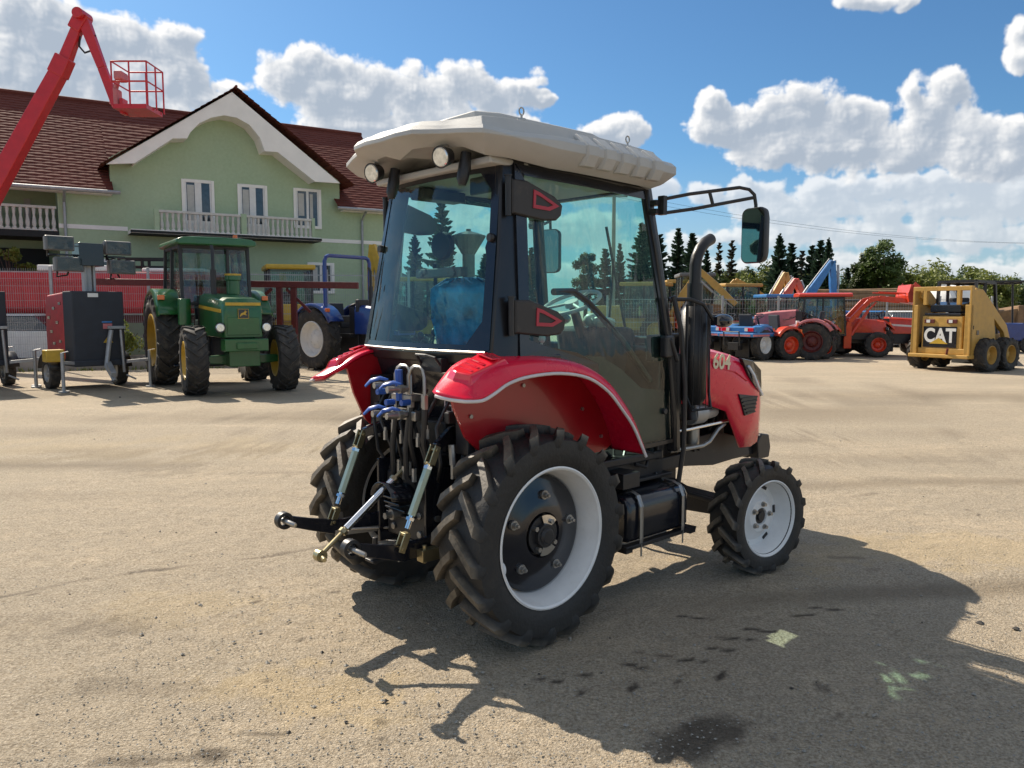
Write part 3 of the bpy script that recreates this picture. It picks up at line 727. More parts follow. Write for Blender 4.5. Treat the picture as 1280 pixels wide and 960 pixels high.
for sg in (-1, 1):
    s.cyl((1.758, sg*.68, .28), (1.758, sg*.68, .52), .06, .055); s.cyl((1.758, sg*.68, .37), (1.758, sg*.80, .363), .075, .06); s.bar((1.62, sg*.1, .47), (1.60, sg*.64, .44), .03, .03)
s.bb(1.62, 1.9, -.1, .1, .45, .60)
s.build('front_axle', 'hinge', TR, bevel=.01, smooth=35)
s = MB(); s.bb(2.45, 2.78, -.22, .22, .55, .66)
for k in range(6): s.prism([(2.72, .52), (2.88, .52), (2.90, .60), (2.87, .70), (2.76, .72), (2.70, .66)], -.27+k*.09, -.195+k*.09)
s.bb(2.60, 2.74, -.25, .17, .68, .80)
s.build('front_weights', 'blackm', TR, bevel=.01)
s = MB(); s.tube([(2.50, -.34, .84), (2.55, -.33, .76), (2.58, -.30, .70), (2.62, -.29, .66)], .005, 6); s.build('chain', 'steel', TR)
# transmission and rear axle
s = MB(); s.bb(-.28, .55, -.17, .17, .42, .92); s.bb(.5, 1.3, -.16, .16, .50, .80); s.bb(-.36, -.2, -.19, .19, .45, .80)
s.cyl((0, -.42, .545), (0, .42, .545), .10, n=24); s.cyl((0, -.30, .545), (0, .30, .545), .14, n=24); s.cyl((0, -.56, .545), (0, .56, .545), .06, n=20)
s.bb(-.22, .1, -.15, .15, .9, 1.08)
GB = s.build('transmission', 'blackm', TR, bevel=.012, smooth=35)
for sg in (-1, 1):
    s = MB(); s.bb(-.40, -.05, sg*.205, sg*.225, .40, .86); s.build('link_side_plate', 'black', GB, bevel=.004)
    for x, z in ((-.33, .60), (-.33, .50), (-.2, .7), (-.12, .5)):
        s = MB(); s.cyl((x, sg*.225, z), (x, sg*.235, z), .017, n=16); 
        s.build('bolt', 'steel', GB)
for y, z in ((-.12, .60), (-.12, .50), (.12, .60), (.12, .5), (-.12, .72), (.12, .72)):
    s = MB(); s.cyl((-.36, y, z), (-.372, y, z), .018, n=18); s.build('bolt', 'steel', GB, bevel=.002)
s = MB(); s.cyl((-.36, 0, .60), (-.46, 0, .60), .028, n=18); s.cyl((-.46, 0, .60), (-.50, 0, .60), .018, n=6); s.build('pto_shaft', 'steel', GB, smooth=35)
s = MB(); s.sheet([[V((-.36-.16*j/3, .10*math.sin(a)*(1), .66+.09*math.cos(a)+.01*j)) for a in [-1.5+i*.3 for i in range(11)]] for j in range(4)]); s.build('pto_guard', 'black', GB, solid=.006, smooth=50)
s = MB(); s.bb(-.56, -.1, -.04, .04, .395, .425); s.bb(-.60, -.50, -.04, .04, .43, .45); s.bb(-.60, -.50, -.04, .04, .375, .39); s.cyl((-.56, 0, .36), (-.56, 0, .50), .014); s.build('drawbar', 'blackm', GB, bevel=.004)
s = MB(); s.bb(-.46, -.40, -.35, -.20, .47, .49); s.bb(-.52, -.40, -.36, -.31, .44, .50); s.cyl((-.49, -.335, .43), (-.49, -.335, .52), .012); s.build('link_stabiliser', 'gold', GB, bevel=.003)
# ---- three point linkage
for sg in (-1, 1):
    s = MB(); a = V((-.12, sg*.235, .52)); b = V((-.60, sg*.31, .50)); c = V((-.90, sg*.3285, .585))
    s.loft([[p_+V((0, sg*.012, k)), p_+V((0, -sg*.012, k)), p_+V((0, -sg*.012, -k2)), p_+V((0, sg*.012, -k2))] for p_, k, k2 in ((a, .035, .035), (V((-.4, sg*.285, .50)), .045, .04), (b, .04, .045), (V((-.75, sg*.32, .54)), .032, .036), (c, .028, .028))])
    ll = s.build('lower_link', 'black', TR, bevel=.004)
    s = MB(); s.lathe([(-.022, .028), (-.02, .044), (.02, .044), (.022, .028), (-.022, .028)], 24, c=c); s.build('link_ball', 'blackm', ll, smooth=35)
    s = MB(); s.cyl(c+V((0, .03, 0)), c+V((0, -.12, 0)), .0125, n=14); s.cyl(c+V((0, -.12, 0)), c+V((0, -.128, 0)), .0125, .008, n=14); s.build('link_pin', 'steel', ll, smooth=35)
    s = MB(); s.loft([[p_+V((0, sg*.016, k)), p_+V((0, -sg*.016, k)), p_+V((0, -sg*.016, -k)), p_+V((0, sg*.016, -k))] for p_, k in ((V((-.12, sg*.21, 1.03)), .05), (V((-.28, sg*.27, 1.04)), .035), (V((-.42, sg*.33, .99)), .025))])
    la = s.build('lift_arm', 'black', TR, bevel=.004)
    t = V((-.425, sg*.335, .985)); e = V((-.625, sg*.325, .53)); d = (e-t).normalized()
    s = MB(); s.cyl(t+d*.10, t+d*.335, .0215, n=6); lr = s.build('lift_rod', 'zincg', TR)
    s = MB(); s.cyl(t+d*.07, t+d*.11, .013, n=12); s.cyl(t+d*.085, t+d*.10, .023, n=6); s.cyl(t+d*.335, t+d*.40, .013, n=12); s.cyl(t+d*.345, t+d*.36, .023, n=6); s.build_each('threaded_rod', 'chrome', lr)
    for p_, q_ in ((t, d), (e, -d)):
        s = MB()
        for o in (-.02, .02): s.bar(p_+V((0, o, 0))-q_*.02, p_+V((0, o, 0))+q_*.075, .008, .035)
        s.box(p_+q_*.07, (.03, .045, .015)); s.cyl(p_+V((0, -.03, 0)), p_+V((0, .03, 0)), .009); s.build('clevis', 'gold', lr, bevel=.002)
t = V((-.34, 0, .86)); e = V((-.875, 0, .47)); d = (e-t).normalized()
s = MB(); s.cyl(t+d*.12, t+d*.48, .019, n=16); tl_ = s.build('top_link', 'chrome', TR, smooth=35)
s = MB(); s.cyl(t+d*.0, t+d*.15, .011, n=10); s.cyl(t+d*.48, e, .012, n=10); s.cyl(t+d*.115, t+d*.135, .024, n=6); s.cyl(t+d*.49, t+d*.51, .024, n=6)
s.lathe([(-.02, .012), (-.02, .03), (.02, .03), (.02, .012), (-.02, .012)], 16, c=e); s.cyl(e+V((.02, .06, .0)), e+V((-.02, -.08, -.0)), .011, n=12); s.build('link_end', 'gold', tl_, smooth=35)
s = MB(); s.bb(-.36, -.28, -.035, -.02, .78, .98); s.bb(-.36, -.28, .02, .035, .78, .98); s.cyl((-.34, -.045, .86), (-.34, .045, .86), .011); s.build('top_link_bracket', 'blackm', TR, bevel=.003)
# ---- hydraulics: levers, pipes, hoses
s = MB(); s.bb(-.40, -.34, -.14, .08, 1.10, 1.15); s.bb(-.41, -.33, -.12, .06, 1.20, 1.235)
HY = s.build('hydraulic_block', 'steel', TR, bevel=.006)
for k, (y, z) in enumerate(((.06, 1.13), (-.07, 1.13), (.04, 1.28), (-.08, 1.265))):
    s = MB(); s.cyl((-.40, y, z), (-.52, y+.01, z+.0), .017, n=12); s.cyl((-.43, y, z), (-.455, y, z), .024, n=6); s.build('coupling', 'steel', HY, smooth=35)
    s = MB(); s.tube([(-.44, y, z+.025), (-.47, y+.03, z+.035), (-.50, y+.07, z+.02), (-.515, y+.10, z-.01)], [.008, .013, .014, .010], 8, flat=.6); s.build('tap_handle', 'blueh', HY, smooth=40)
for k, y in enumerate((-.09, -.04, .03, .08)):
    s = MB(); x0 = -.40+.03*(k % 2)
    s.tube([(x0, y, 1.15), (x0, y, 1.33), (x0+.005, y-.015, 1.365), (x0+.01, y-.04, 1.38), (x0+.01, y-.085, 1.38), (x0+.01, y-.11, 1.365), (x0+.01, y-.125, 1.33), (x0+.01, y-.125, 1.20)], .0070, 8)
    s.build('steel_pipe', 'steel', HY, smooth=40)
    s = MB(); s.cyl((x0+.01, y-.125, 1.24), (x0+.01, y-.125, 1.17), .017, n=6); s.build('fitting', 'steel', HY)
    s = MB(); s.tube([(x0+.01, y-.125, 1.17), (x0, y-.125, 1.0), (x0+.05, y-.10, .85), (x0+.14, y-.06, .75)], .015, 8); s.tube([(x0, y, 1.12), (x0-.01, y+.02, .95), (x0+.0, y+.03, .8), (x0+.1, y, .68)], .014, 8); s.build('hydraulic_hose', 'blackm', HY, smooth=40)
s = MB(); s.tube([(-.41, -.02, 1.2), (-.415, -.02, 1.36)], .02, 8); s.build('tap_handle', 'blueh', HY, smooth=40)
s = MB()
for k in range(5): s.cyl((-.38, -.10+k*.045, .78+.03*(k % 2)), (-.38, -.10+k*.045, .85+.03*(k % 2)), .014, n=6)
s.cyl((-.39, -.15, .72), (-.36, -.15, .80), .012); s.ball((-.40, -.15, .70), .018, 10, 8); s.build('fitting', 'steel', HY)
s = MB()
for k in range(6): s.bar((-.27, -.33, 1.12+k*.032), (-.27, -.22, 1.12+k*.032), .006, .006)
for y in (-.33, -.22, -.28): s.bar((-.27, y, 1.10), (-.27, y, 1.30), .006, .006)
s.build('wire_guard', 'lip', TR)
s = MB(); s.tube([(-.33, -.35, 1.0), (-.33, -.36, .90)], .018, 8); s.cyl((-.33, -.36, .90), (-.33, -.36, .83), .012); s.build('safety_catch', 'steel', TR, smooth=35)
s = MB(); s.tube([(-.32, -.26, 1.38), (-.36, -.26, 1.43), (-.37, -.20, 1.44), (-.36, -.10, 1.44), (-.32, -.10, 1.38)], .008, 6); s.box((-.30, -.18, 1.39), (.06, .18, .07)); s.build('trailer_socket', 'blackm', TR, bevel=.005)
rn2 = random.Random(5)
for k in range(7):
    y0 = -.30+k*.095; s = MB(); s.tube([(-.30, y0, 1.22+.02*(k % 3)), (-.37-.02*(k % 2), y0+.02, 1.08), (-.36, y0-.03*(k % 3), .90), (-.30, y0*.6, .74)], .010, 6); s.build('hydraulic_hose', 'blackm', HY, smooth=40)
for k in range(6):
    y0 = -.22+k*.075; z0 = 1.02-.05*(k % 2); s = MB(); s.cyl((-.385, y0, z0), (-.385, y0, z0+.05), .013, n=6); s.cyl((-.385, y0, z0+.05), (-.385, y0, z0+.07), .009, n=10); s.build('fitting', 'steel', HY)
for k, (y, z) in enumerate(((.02, 1.19), (-.12, 1.20), (.10, 1.24))):
    s = MB(); s.cyl((-.42, y, z), (-.47, y, z), .016, n=12); s.build('blue_coupling', 'blueh', HY, smooth=35)
for sg in (-1, 1):
    s = MB(); s.tube([(-.20, sg*.30, .92), (-.28, sg*.30, .70), (-.30, sg*.28, .52)], .014, 8); s.cyl((-.20, sg*.30, .92), (-.22, sg*.30, .86), .024, n=14); s.build('lift_cylinder', 'blackm', TR, smooth=40)
    s = MB(); s.bar((-.30, sg*.235, .46), (-.62, sg*.30, .47), .010, .03); s.tube([(-.15, sg*.12, .50), (-.35, sg*.2, .47), (-.55, sg*.29, .48)], .007, 6); s.build('check_chain', 'steel', TR)
    s = MB(); s.bb(-.34, -.10, sg*.30, sg*.34, 1.10, 1.16); s.bb(-.30, -.05, sg*.34, sg*.44, .95, 1.30); s.build('rear_bracket', 'blackm', TR, bevel=.008)
s = MB()
for k in range(4): s.bb(-.42-.02*k, -.36, -.11+.02*k, .11-.02*k, .585+.035*k, .597+.035*k)
s.build('pto_shield_plate', 'black', TR, bevel=.003)
# ---- fuel tank with steel straps
s = MB(); s.loft([[V((x, y, z)) for y, z in ((-.62, .34), (-.64, .37), (-.64, .55), (-.615, .60), (-.56, .615), (-.28, .615), (-.26, .34))] for x in (.70, 1.28)])
tk = s.build('fuel_tank', 'black', TR, bevel=.03, seg=3, smooth=35)
for x in (.80, 1.20):
    s = MB(); s.tube([V((x, y, z)) for y, z in ((-.655, .33), (-.658, .36), (-.658, .55), (-.63, .612), (-.58, .63), (-.5, .635))], .016, 4, flat=.25, up=(1, 0, 0)); s.cyl((x, -.656, .34), (x, -.656, .26), .005); s.build('tank_strap', 'steel', tk)
s = MB(); s.bb(.66, 1.33, -.66, -.60, .315, .335); s.bb(.66, .72, -.66, -.2, .30, .335); s.bb(1.27, 1.33, -.66, -.2, .30, .335); s.bb(.7, 1.3, -.5, -.2, .64, .66)
s.cyl((.9, -.45, .61), (.9, -.45, .65), .035); s.bb(.7, .85, -.6, -.3, .65, .74)
s.build('tank_bracket', 'blackm', tk, bevel=.004)
s = MB()
for k in range(14):
    a = V((random.uniform(.5, 1.3), random.uniform(-.5, -.3), random.uniform(.66, .84))); b = a+V((random.uniform(-.2, .2), random.uniform(-.06, .06), random.uniform(-.1, .1)))
    s.tube([a, (a+b)/2+V((0, -.03, -.05)), b], .010, 6)
s.bb(.45, 1.25, -.46, -.2, .66, .78)
s.build('cable_loom', 'blackm', TR, smooth=40)
# ---- exhaust
s = MB(); s.bb(1.215, 1.40, -.47, -.43, .92, 1.52); s.bb(1.24, 1.36, -.43, .43, 1.0, 1.50); s.cyl((1.30, -.50, 1.02), (1.30, -.50, 1.40), .045, n=18); s.build('bulkhead_shield', 'blackm', TR, bevel=.01)
ex = (1.42, -.555)
s = MB(); s.cyl((*ex, 1.12), (*ex, 1.66), .080, n=28); s.cyl((*ex, 1.08), (*ex, 1.12), .055, .080, n=28); s.cyl((*ex, 1.66), (*ex, 1.69), .080, .06, n=28); s.cyl((*ex, 1.66), (*ex, 1.83), .048, n=24)
s.tube([(ex[0], ex[1], .98), (ex[0], ex[1]+.02, 1.1)], .035, 12)
mf = s.build('exhaust_muffler', 'blackm', TR, smooth=35)
s = MB(); s.tube([(ex[0], ex[1], z) for z in (1.82, 1.94)] + [(ex[0]+.012, ex[1], 1.99), (ex[0]+.045, ex[1], 2.04), (ex[0]+.10, ex[1], 2.085), (ex[0]+.16, ex[1], 2.11)], [.036]*6+[.034], 18); s.build('exhaust_pipe', 'blackm', mf, smooth=40)
s = MB()
for k in range(6): s.bar((ex[0]+.10*math.cos(3.3+k*.45), ex[1]+.10*math.sin(3.3+k*.45), 1.06), (ex[0]+.10*math.cos(3.3+k*.45), ex[1]+.10*math.sin(3.3+k*.45), 1.72), .012, .002)
s.tube([(ex[0]-.105, ex[1]-.02, 1.70), (ex[0]-.105, ex[1]-.02, 1.15), (ex[0]-.08, ex[1]-.05, 1.05), (ex[0]+.05, ex[1]-.1, 1.06), (ex[0]+.10, ex[1]-.05, 1.15), (ex[0]+.105, ex[1]-.03, 1.70)], .010, 6)
s.build('heat_guard', 'blackm', mf, smooth=40)
# grab rail on the front post
s = MB(); s.tube([(1.25, -.58, .60), (1.27, -.60, .82), (1.26, -.61, 1.2), (1.22, -.60, 1.55), (1.18, -.57, 1.75)], .015, 8); s.build('grab_rail', 'blackm', TR, smooth=40)
# turn signal pod on a stalk
for sg in (-1, 1):
    s = MB(); s.tube([(1.16, sg*.55, 1.73), (1.28, sg*.62, 1.73), (1.36, sg*.66, 1.70), (1.40, sg*.68, 1.64), (1.44, sg*.68, 1.60)], .012, 8); sk = s.build('lamp_stalk', 'blackm', TR, smooth=40)
    s = MB(); s.ball((1.53, sg*.69, 1.60), (.085, .05, .042), 18, 12); s.box((1.45, sg*.69, 1.60), (.04, .045, .05)); s.cyl((1.52, sg*.73, 1.59), (1.52, sg*.745, 1.59), .008); s.build('turn_signal', 'black', sk, smooth=50)
# mirrors on long arms
for sg in (-1, 1):
    p0 = V((1.09, sg*.54, 2.26)); pm_ = V((1.56, sg*.85, 2.26))
    s = MB(); s.box((1.09, sg*.545, 2.275), (.035, .045, .11)); s.box((1.07, sg*.51, 2.29), (.06, .06, .03)); s.box((1.07, sg*.51, 2.24), (.06, .06, .03)); mb_ = s.build('mirror_bracket', 'blackm', TR, bevel=.003)
    s = MB(); d = pm_-p0; up = V((0, 0, 1))
    s.tube([p0+up*.05, p0+d*.3+up*.085, p0+d*.85+up*.13, p0+d*.96+up*.12, p0+d*1.02+up*.09, p0+d*1.04+up*.03, p0+d*1.04+up*(-.02)], .0105, 8)
    s.tube([p0-up*.03, p0+d*.35+up*.0, p0+d*1.03+up*.075], .0105, 8); s.tube([p0+d*.52+up*.10, p0+d*.56+up*.025], .0105, 8)
    s.build('mirror_arm', 'blackm', mb_, smooth=40)
    c = p0+d*1.04+up*(-.15)
    nrm = V((-1, sg*-.35, 0)).normalized()
    if sg < 0: nrm = V((-.95, .13, 0)).normalized()
    xx = up.cross(nrm)
    def rr(w_, h_, k=5):
        o = []
        for (sx, sy) in ((1, 1), (-1, 1), (-1, -1), (1, -1)):
            for i in range(k):
                a = PI/2*i/(k-1) + {(1, 1): 0, (-1, 1): PI/2, (-1, -1): PI, (1, -1): 1.5*PI}[(sx, sy)]
                o.append((sx*(w_-.04)+.04*math.cos(a), sy*(h_-.04)+.04*math.sin(a)))
        return o
    s = MB(); s.loft([[c+xx*a*k+up*b*k+nrm*o for a, b in rr(.085, .165)] for o, k in ((.022, .97), (.012, 1), (-.02, .97), (-.045, .8))]); mh = s.build('mirror_housing', 'blackm', mb_, smooth=35)
    s = MB(); s.loft([[c+xx*a+up*b+nrm*o for a, b in rr(.078, .157)] for o in (.0215, .0235)]); s.build('mirror_glass', 'mirror', mh)
# ================================================================== BUILDING
HD_ = 1.0177
fd_ = V((math.sin(HD_), math.cos(HD_), 0)); fn_ = V((-fd_.y, fd_.x, 0)); FA = V((-365/CF*31, 31, 0))
def fac(u, v, off=0):
    A = FA+fn_*off; r = ray(u, v); C0 = V((0, 0, CH)); t = ((A-C0).dot(fn_))/r.dot(fn_); P = C0+r*t
    return (P-A).dot(fd_), P.z
def wallmat():
    m, nt, b = new_mat('pale_green_render'); co = nt.nodes.new('ShaderNodeTexCoord').outputs['Object']
    n1 = ramp(nt, noise(nt, co, .7, 6, .6), .35, .7); n2 = ramp(nt, noise(nt, co, 9, 5, .6), .3, .75)
    c = mixc(nt, n1, (.35, .46, .30), (.41, .52, .35)); c = mixc(nt, .25, c, mixc(nt, n2, (.24, .32, .20), (.44, .55, .37)))
    nt.links.new(c, b.inputs['Base Color']); b.inputs['Roughness'].default_value = .9
    bp = nt.nodes.new('ShaderNodeBump'); bp.inputs['Strength'].default_value = .2; nt.links.new(noise(nt, co, 60, 3), bp.inputs['Height']); nt.links.new(bp.outputs[0], b.inputs['Normal'])
    return m
M['wall'] = wallmat()
def tilemat():
    m, nt, b = new_mat('clay_roof_tiles'); co = nt.nodes.new('ShaderNodeTexCoord').outputs['Object']
    n1 = ramp(nt, noise(nt, co, 1.2, 6, .65), .3, .7); n2 = ramp(nt, noise(nt, co, 14, 3, .6), .3, .7)
    c = mixc(nt, n1, (.115, .036, .028), (.17, .052, .040)); c = mixc(nt, n2, mixc(nt, .35, c, (.07, .025, .02)), c)
    nt.links.new(c, b.inputs['Base Color']); b.inputs['Roughness'].default_value = .8; b.inputs['Specular IOR Level'].default_value = .12
    return m
M['tile'] = tilemat()
M['curtain'] = pm('pale_curtain', (.45, .45, .42), .9, 0, .1)
M['wglass'] = pm('window_pane', (.035, .045, .055), .06, 0, .3, spec=.8)
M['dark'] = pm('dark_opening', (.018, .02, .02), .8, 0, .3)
BL = thing('green_house', 'pale green two storey house with red tiled roof and arched white gable', 'house', FA, math.atan2(fd_.y, fd_.x))
s = MB()
s.bb(-5.3, -3.6, 0, .3, 0, 6.0); s.bb(5.0, 7.8, 0, .3, 0, 6.0); s.bb(7.5, 7.8, .3, 10, 0, 6.0); s.bb(-14, 7.5, 9.7, 10, 0, 6.0)
s.bb(-5.3, -5.0, .3, 3, 0, 6.0); s.bb(-14, -5.3, 1.8, 2.1, 0, 6.0)
s.prism([(-3.6, 0), (5.0, 0), (5.0, 7.15), (.72, 10.0), (-3.6, 7.15)], 0, .3)
s.prism([(.3, 6.0), (9.7, 6.0), (5.1, 9.95)], 7.5, 7.7, 'x')
s.build('wall', 'wall', BL)
s = MB()
def roof_sheet(mb, x0, x1, P, rows, dx=.11):
    """P(x, t) -> base point and normal; stepped wavy tile surface"""
    nx = int((x1-x0)/dx); g = []
    for j in range(rows):
        for e in (0, .96):
            t = (j+e)/rows; row = []
            for i in range(nx+1):
                x = x0+(x1-x0)*i/nx; p, n = P(x, t)
                row.append(p + n*(.022*(1-e)+.003*(1 if i % 3 == 1 else (-.6 if i % 3 == 2 else .2)) + .003*math.sin(i*7.1+j*3.3)))
            g.append(row)
    mb.sheet(g)
nm = V((0, -4.2, 5.5)).normalized()
def main_roof(x, t): return V((x, -.55+5.6*t, 5.86+4.28*t)), nm
roof_sheet(s, -14, -3.55, main_roof, 34, .085)
roof_sheet(s, 4.75, 7.95, main_roof, 34, .085)
roof_sheet(s, -3.55, 4.75, lambda x, t: (V((x, .35+4.7*t, 6.54+3.6*t)), nm), 22)
s.sheet([[V((-14, 5.05, 10.14)), V((7.95, 5.05, 10.14))], [V((-14, 10.5, 5.9)), V((7.95, 10.5, 5.9))]])
# cross gable slopes
for (xa, xb) in ((-3.95, .72), (5.35, .72)):
    nn = V((-(10.16-6.92)*(-1 if xa > 0 else 1)*-1*-1, 0, abs(xb-xa))).normalized()
    nn = V((-1 if xa < 0 else 1, 0, abs(xb-xa)/(10.2-6.9))).normalized()
    roof_sheet(s, -.95, 5.0, lambda y, t: (V((xa+(xb-xa)*t, y, 6.75+(10.03-6.75)*t)), nn), 22)
s.tube([(-14, 5.05, 10.17), (7.95, 5.05, 10.17)], .11, 8); s.tube([(.72, -.97, 10.04), (.72, 5, 10.04)], .05, 8)
RFH = s.build('roof', 'tile', BL)
s = MB(); s.bb(7.7, 7.9, -.5, 5.05, 5.6, 5.75)
# bargeboard with arch
o = -.85
outer = [fac(133, 205, o), fac(290, 115, o), fac(425, 229, o)]
arch = [fac(*q, o) for q in ((394, 227), (347, 190), (331, 189), (325, 172), (312, 156), (296, 147), (280, 144), (264, 147), (249, 154), (238, 165), (234, 173), (216, 173), (168, 204))]
s.prism([(a, b) for a, b in outer+arch], o, -.72)
bb_ = s.build('bargeboard', 'offw', BL)
s = MB(); inn = [(a, b) for a, b in arch[::-1]]
rows = [[V((a, y, b+.02)) for a, b in inn] for y in (-.73, .02)]; s.sheet(rows); s.build('soffit', 'offw', BL, solid=.04)
s = MB(); s.tube([(-14, -.62, 5.84), (-3.35, -.62, 5.84)], .07, 8); s.tube([(4.7, -.62, 5.84), (7.95, -.62, 5.84)], .07, 8)
s.build_each('gutter', 'lgrey', BL, smooth=40)
s = MB(); s.bb(-14, -3.6, -.5, -.05, 5.76, 5.80); s.bb(5.0, 7.9, -.5, -.05, 5.76, 5.8); s.build_each('eave_soffit', 'offw', BL)
for x in (-5.1, 5.95):
    s = MB(); s.tube([(x, -.6, 5.8), (x, -.25, 5.6), (x, -.07, 5.45), (x, -.07, .1)], .05, 8); s.build('downpipe', 'lgrey', BL, smooth=40)
s = MB(); s.bb(-5.3, -3.1, -.02, .01, 4.55, 4.70); s.bb(3.85, 7.8, -.02, .01, 4.47, 4.62); s.build_each('string_band', 'offw', BL)
# slab + balcony
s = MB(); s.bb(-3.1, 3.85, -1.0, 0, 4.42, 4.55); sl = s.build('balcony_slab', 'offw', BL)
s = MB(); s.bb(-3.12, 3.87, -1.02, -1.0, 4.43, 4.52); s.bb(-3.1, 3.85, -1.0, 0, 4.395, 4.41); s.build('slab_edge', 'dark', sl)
def bal_mesh(h):
    s = MB(); s.lathe([(0, .075), (.04, .075), (.06, .045), (.16, .07), (.26, .062), (.40, .034), (.50, .05), (h-.06, .055), (h, .06)], 10, ax='z'); return s
BALM = None
def balustrade(parent, x0, x1, y, z0, h, n, rz=0):
    global BALM
    s = MB(); s.bb(x0, x1, y-.09, y+.09, z0+h, z0+h+.09); s.bb(x0, x1, y-.07, y+.07, z0-.05, z0)
    r = s.build('handrail', 'balu', parent, bevel=.01)
    for k in range(n):
        if BALM is None:
            b = bal_mesh(.62).build('baluster', 'balu', r, smooth=40); BALM = b
        else:
            b = BALM.copy(); COL.objects.link(b); b.parent = r
        b.location = (x0+(x1-x0)*(k+.5)/n, y, z0); b.scale = (1, 1, h/.62)
    return r
balustrade(sl, -2.15, .75, -.85, 4.56, .64, 15); balustrade(sl, .95, 3.55, -.85, 4.56, .64, 14)
s = MB(); s.bb(-2.3, -2.15, -.95, -.75, 4.55, 5.32); s.bb(.75, .95, -.95, -.75, 4.55, 5.32); s.bb(3.5, 3.62, -.95, -.75, 4.55, 5.32); s.build_each('balcony_pier', 'wall', sl)
# left loggia
s = MB(); s.bb(-14, -5.3, -.1, 1.8, 4.2, 4.42); lg = s.build('loggia_slab', 'dark', BL)
balustrade(lg, -14, -5.35, -.02, 4.47, .72, 44)
s = MB(); s.bb(-7.1+.8, -6.1, 1.72, 1.8, 4.42, 5.7); s.bb(-10, -8, 1.72, 1.8, 4.42, 5.7); s.build('door', 'curtain', lg)
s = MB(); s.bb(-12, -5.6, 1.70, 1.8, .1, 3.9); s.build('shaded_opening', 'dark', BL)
# outside stair with its balusters
s = MB()
for k in range(12): s.bb(-8.9+k*.32, -8.58+k*.32, -1.4, -.15, 0, 3.6-.28*k)
stt = s.build('stair', 'concrete', BL)
for k in range(14):
    b = BALM.copy(); COL.objects.link(b); b.parent = stt; b.location = (-8.9+k*.26, -1.35, 3.65-.228*k); b.scale = (1, 1, 1)
s = MB(); s.bar((-9.0, -1.35, 4.36), (-5.2, -1.35, 1.02), .14, .09); s.build('stair_rail', 'offw', stt)
def window(x0, x1, z0, z1, door=False, mull=True):
    s = MB(); fwd = .11
    for a in ((x0, x0+fwd, z0, z1), (x1-fwd, x1, z0, z1), (x0+fwd, x1-fwd, z1-fwd, z1), (x0+fwd, x1-fwd, z0, z0+fwd)): s.bb(a[0], a[1], -.05, .02, a[2], a[3])
    w_ = s.build('window_frame', 'offw', BL, bevel=.008)
    s = MB(); s.bb(x0+fwd, x1-fwd, -.012, -.004, z0+fwd, z1-fwd); s.build('pane', 'wglass', w_)
    s = MB(); xm = (x0+x1)/2; s.bb(xm-.12 if door else xm-.05, xm+.12 if door else xm+.05, -.035, -.013, z0+fwd, z1-fwd)
    if door: s.bb(x0+fwd, xm-.12, -.033, -.0135, z0+fwd, z0+.5); s.bb(xm+.12, x1-fwd, -.033, -.0135, z0+fwd, z0+.5)
    for a, b in ((x0+fwd, x0+fwd+.06), (x1-fwd-.06, x1-fwd)): s.bb(a, b, -.034, -.0132, z0+fwd, z1-fwd)
    s.build('sash', 'white', w_)
    s = MB(); s.bb(x0+.2, xm-.14, -.0155, -.0125, z0+.5, z1-.2)
    if not door: s.bb(xm+.1, x1-.35, -.0155, -.0125, z0+.2, z1-.2)
    s.build('curtain', 'curtain', w_)
window(-1.2, -.02, 4.56, 6.60, True); window(.85, 2.0, 4.56, 6.58, True); window(3.05, 4.2, 5.0, 6.6)
window(3.55, 4.7, 2.35, 3.62)
window(-4.6, -3.6, 2.1, 3.5)

# ================================================================== FENCES
def mesh_fence(name, label, a, b, h, z0, posts, step=.055, tilt=0):
    a, b = V(a), V(b); L = (b-a).length; d = (b-a)/L
    t = thing(name, label, 'fence', a, math.atan2(d.y, d.x))
    n = max(1, round(L/2.5)); w = L/n
    for k in range(n):
        s = MB(); x0, x1 = k*w+.05, (k+1)*w-.05
        m = int((x1-x0)/step)
        for i in range(m+1):
            x = x0+(x1-x0)*i/m; s.box((x, 0, z0+h/2), (.006, .006, h))
        for j in range(int(h/.2)+1): s.box(((x0+x1)/2, .006, z0+.02+j*.2), (x1-x0, .006, .006))
        for z in (z0+.05, z0+h*.5, z0+h-.1): s.box(((x0+x1)/2, .01, z), (x1-x0, .012, .02))
        s.build('wire_panel', 'lgrey', t)
    for k in range(n+1):
        s = MB(); s.box((k*w, 0, (z0+h+.05)/2), (.07, .07, z0+h+.05)); s.box((k*w, 0, z0+h+.06), (.08, .08, .02)); s.build('post', 'lgrey', t, bevel=.008)
    return t
mesh_fence('wire_fence', 'tall welded wire fence on posts in front of the green house', (-17.5, 20.6, 0), (-3.2, 24.6, 0), 2.5, .3, None)
s = MB(); a, b = V((-17.5, 20.4, .12)), V((-3.2, 24.4, .12)); s.bar(a, b, .35, .36); tag(s.build('kerb_wall', 'concrete', bevel=.02), 'low weathered concrete kerb under the wire fence by the house', 'low wall')
mesh_fence('wire_fence', 'thin wire fence on grey posts behind the row of small tractors', (4.0, 33.2, 0), (21.5, 35.5, 0), 2.1, .1, None, .12)

# dark red steel rack behind the fence
t = thing('steel_frame', 'dark red steel beam frame standing behind the green tractor', 'steel frame', (0, 0, 0))
Yb = 20.0
def fx(u, v, Y=Yb): return at(u, v, Y)
s = MB(); s.bar(fx(104, 352), fx(448, 357), .16, .16); s.build('beam', 'dred', t, bevel=.01)
for u in (349, 367):
    p_ = fx(u, 358); s = MB(); s.box((p_.x, p_.y, p_.z/2), (.14, .14, p_.z)); s.build('leg', 'dred', t, bevel=.01)
for (u1, v1, u2, v2) in ((358, 361, 388, 390), (340, 361, 300, 395)):
    s = MB(); s.bar(fx(u1, v1), fx(u2, v2), .07, .07); s.build('brace', 'dred', t)

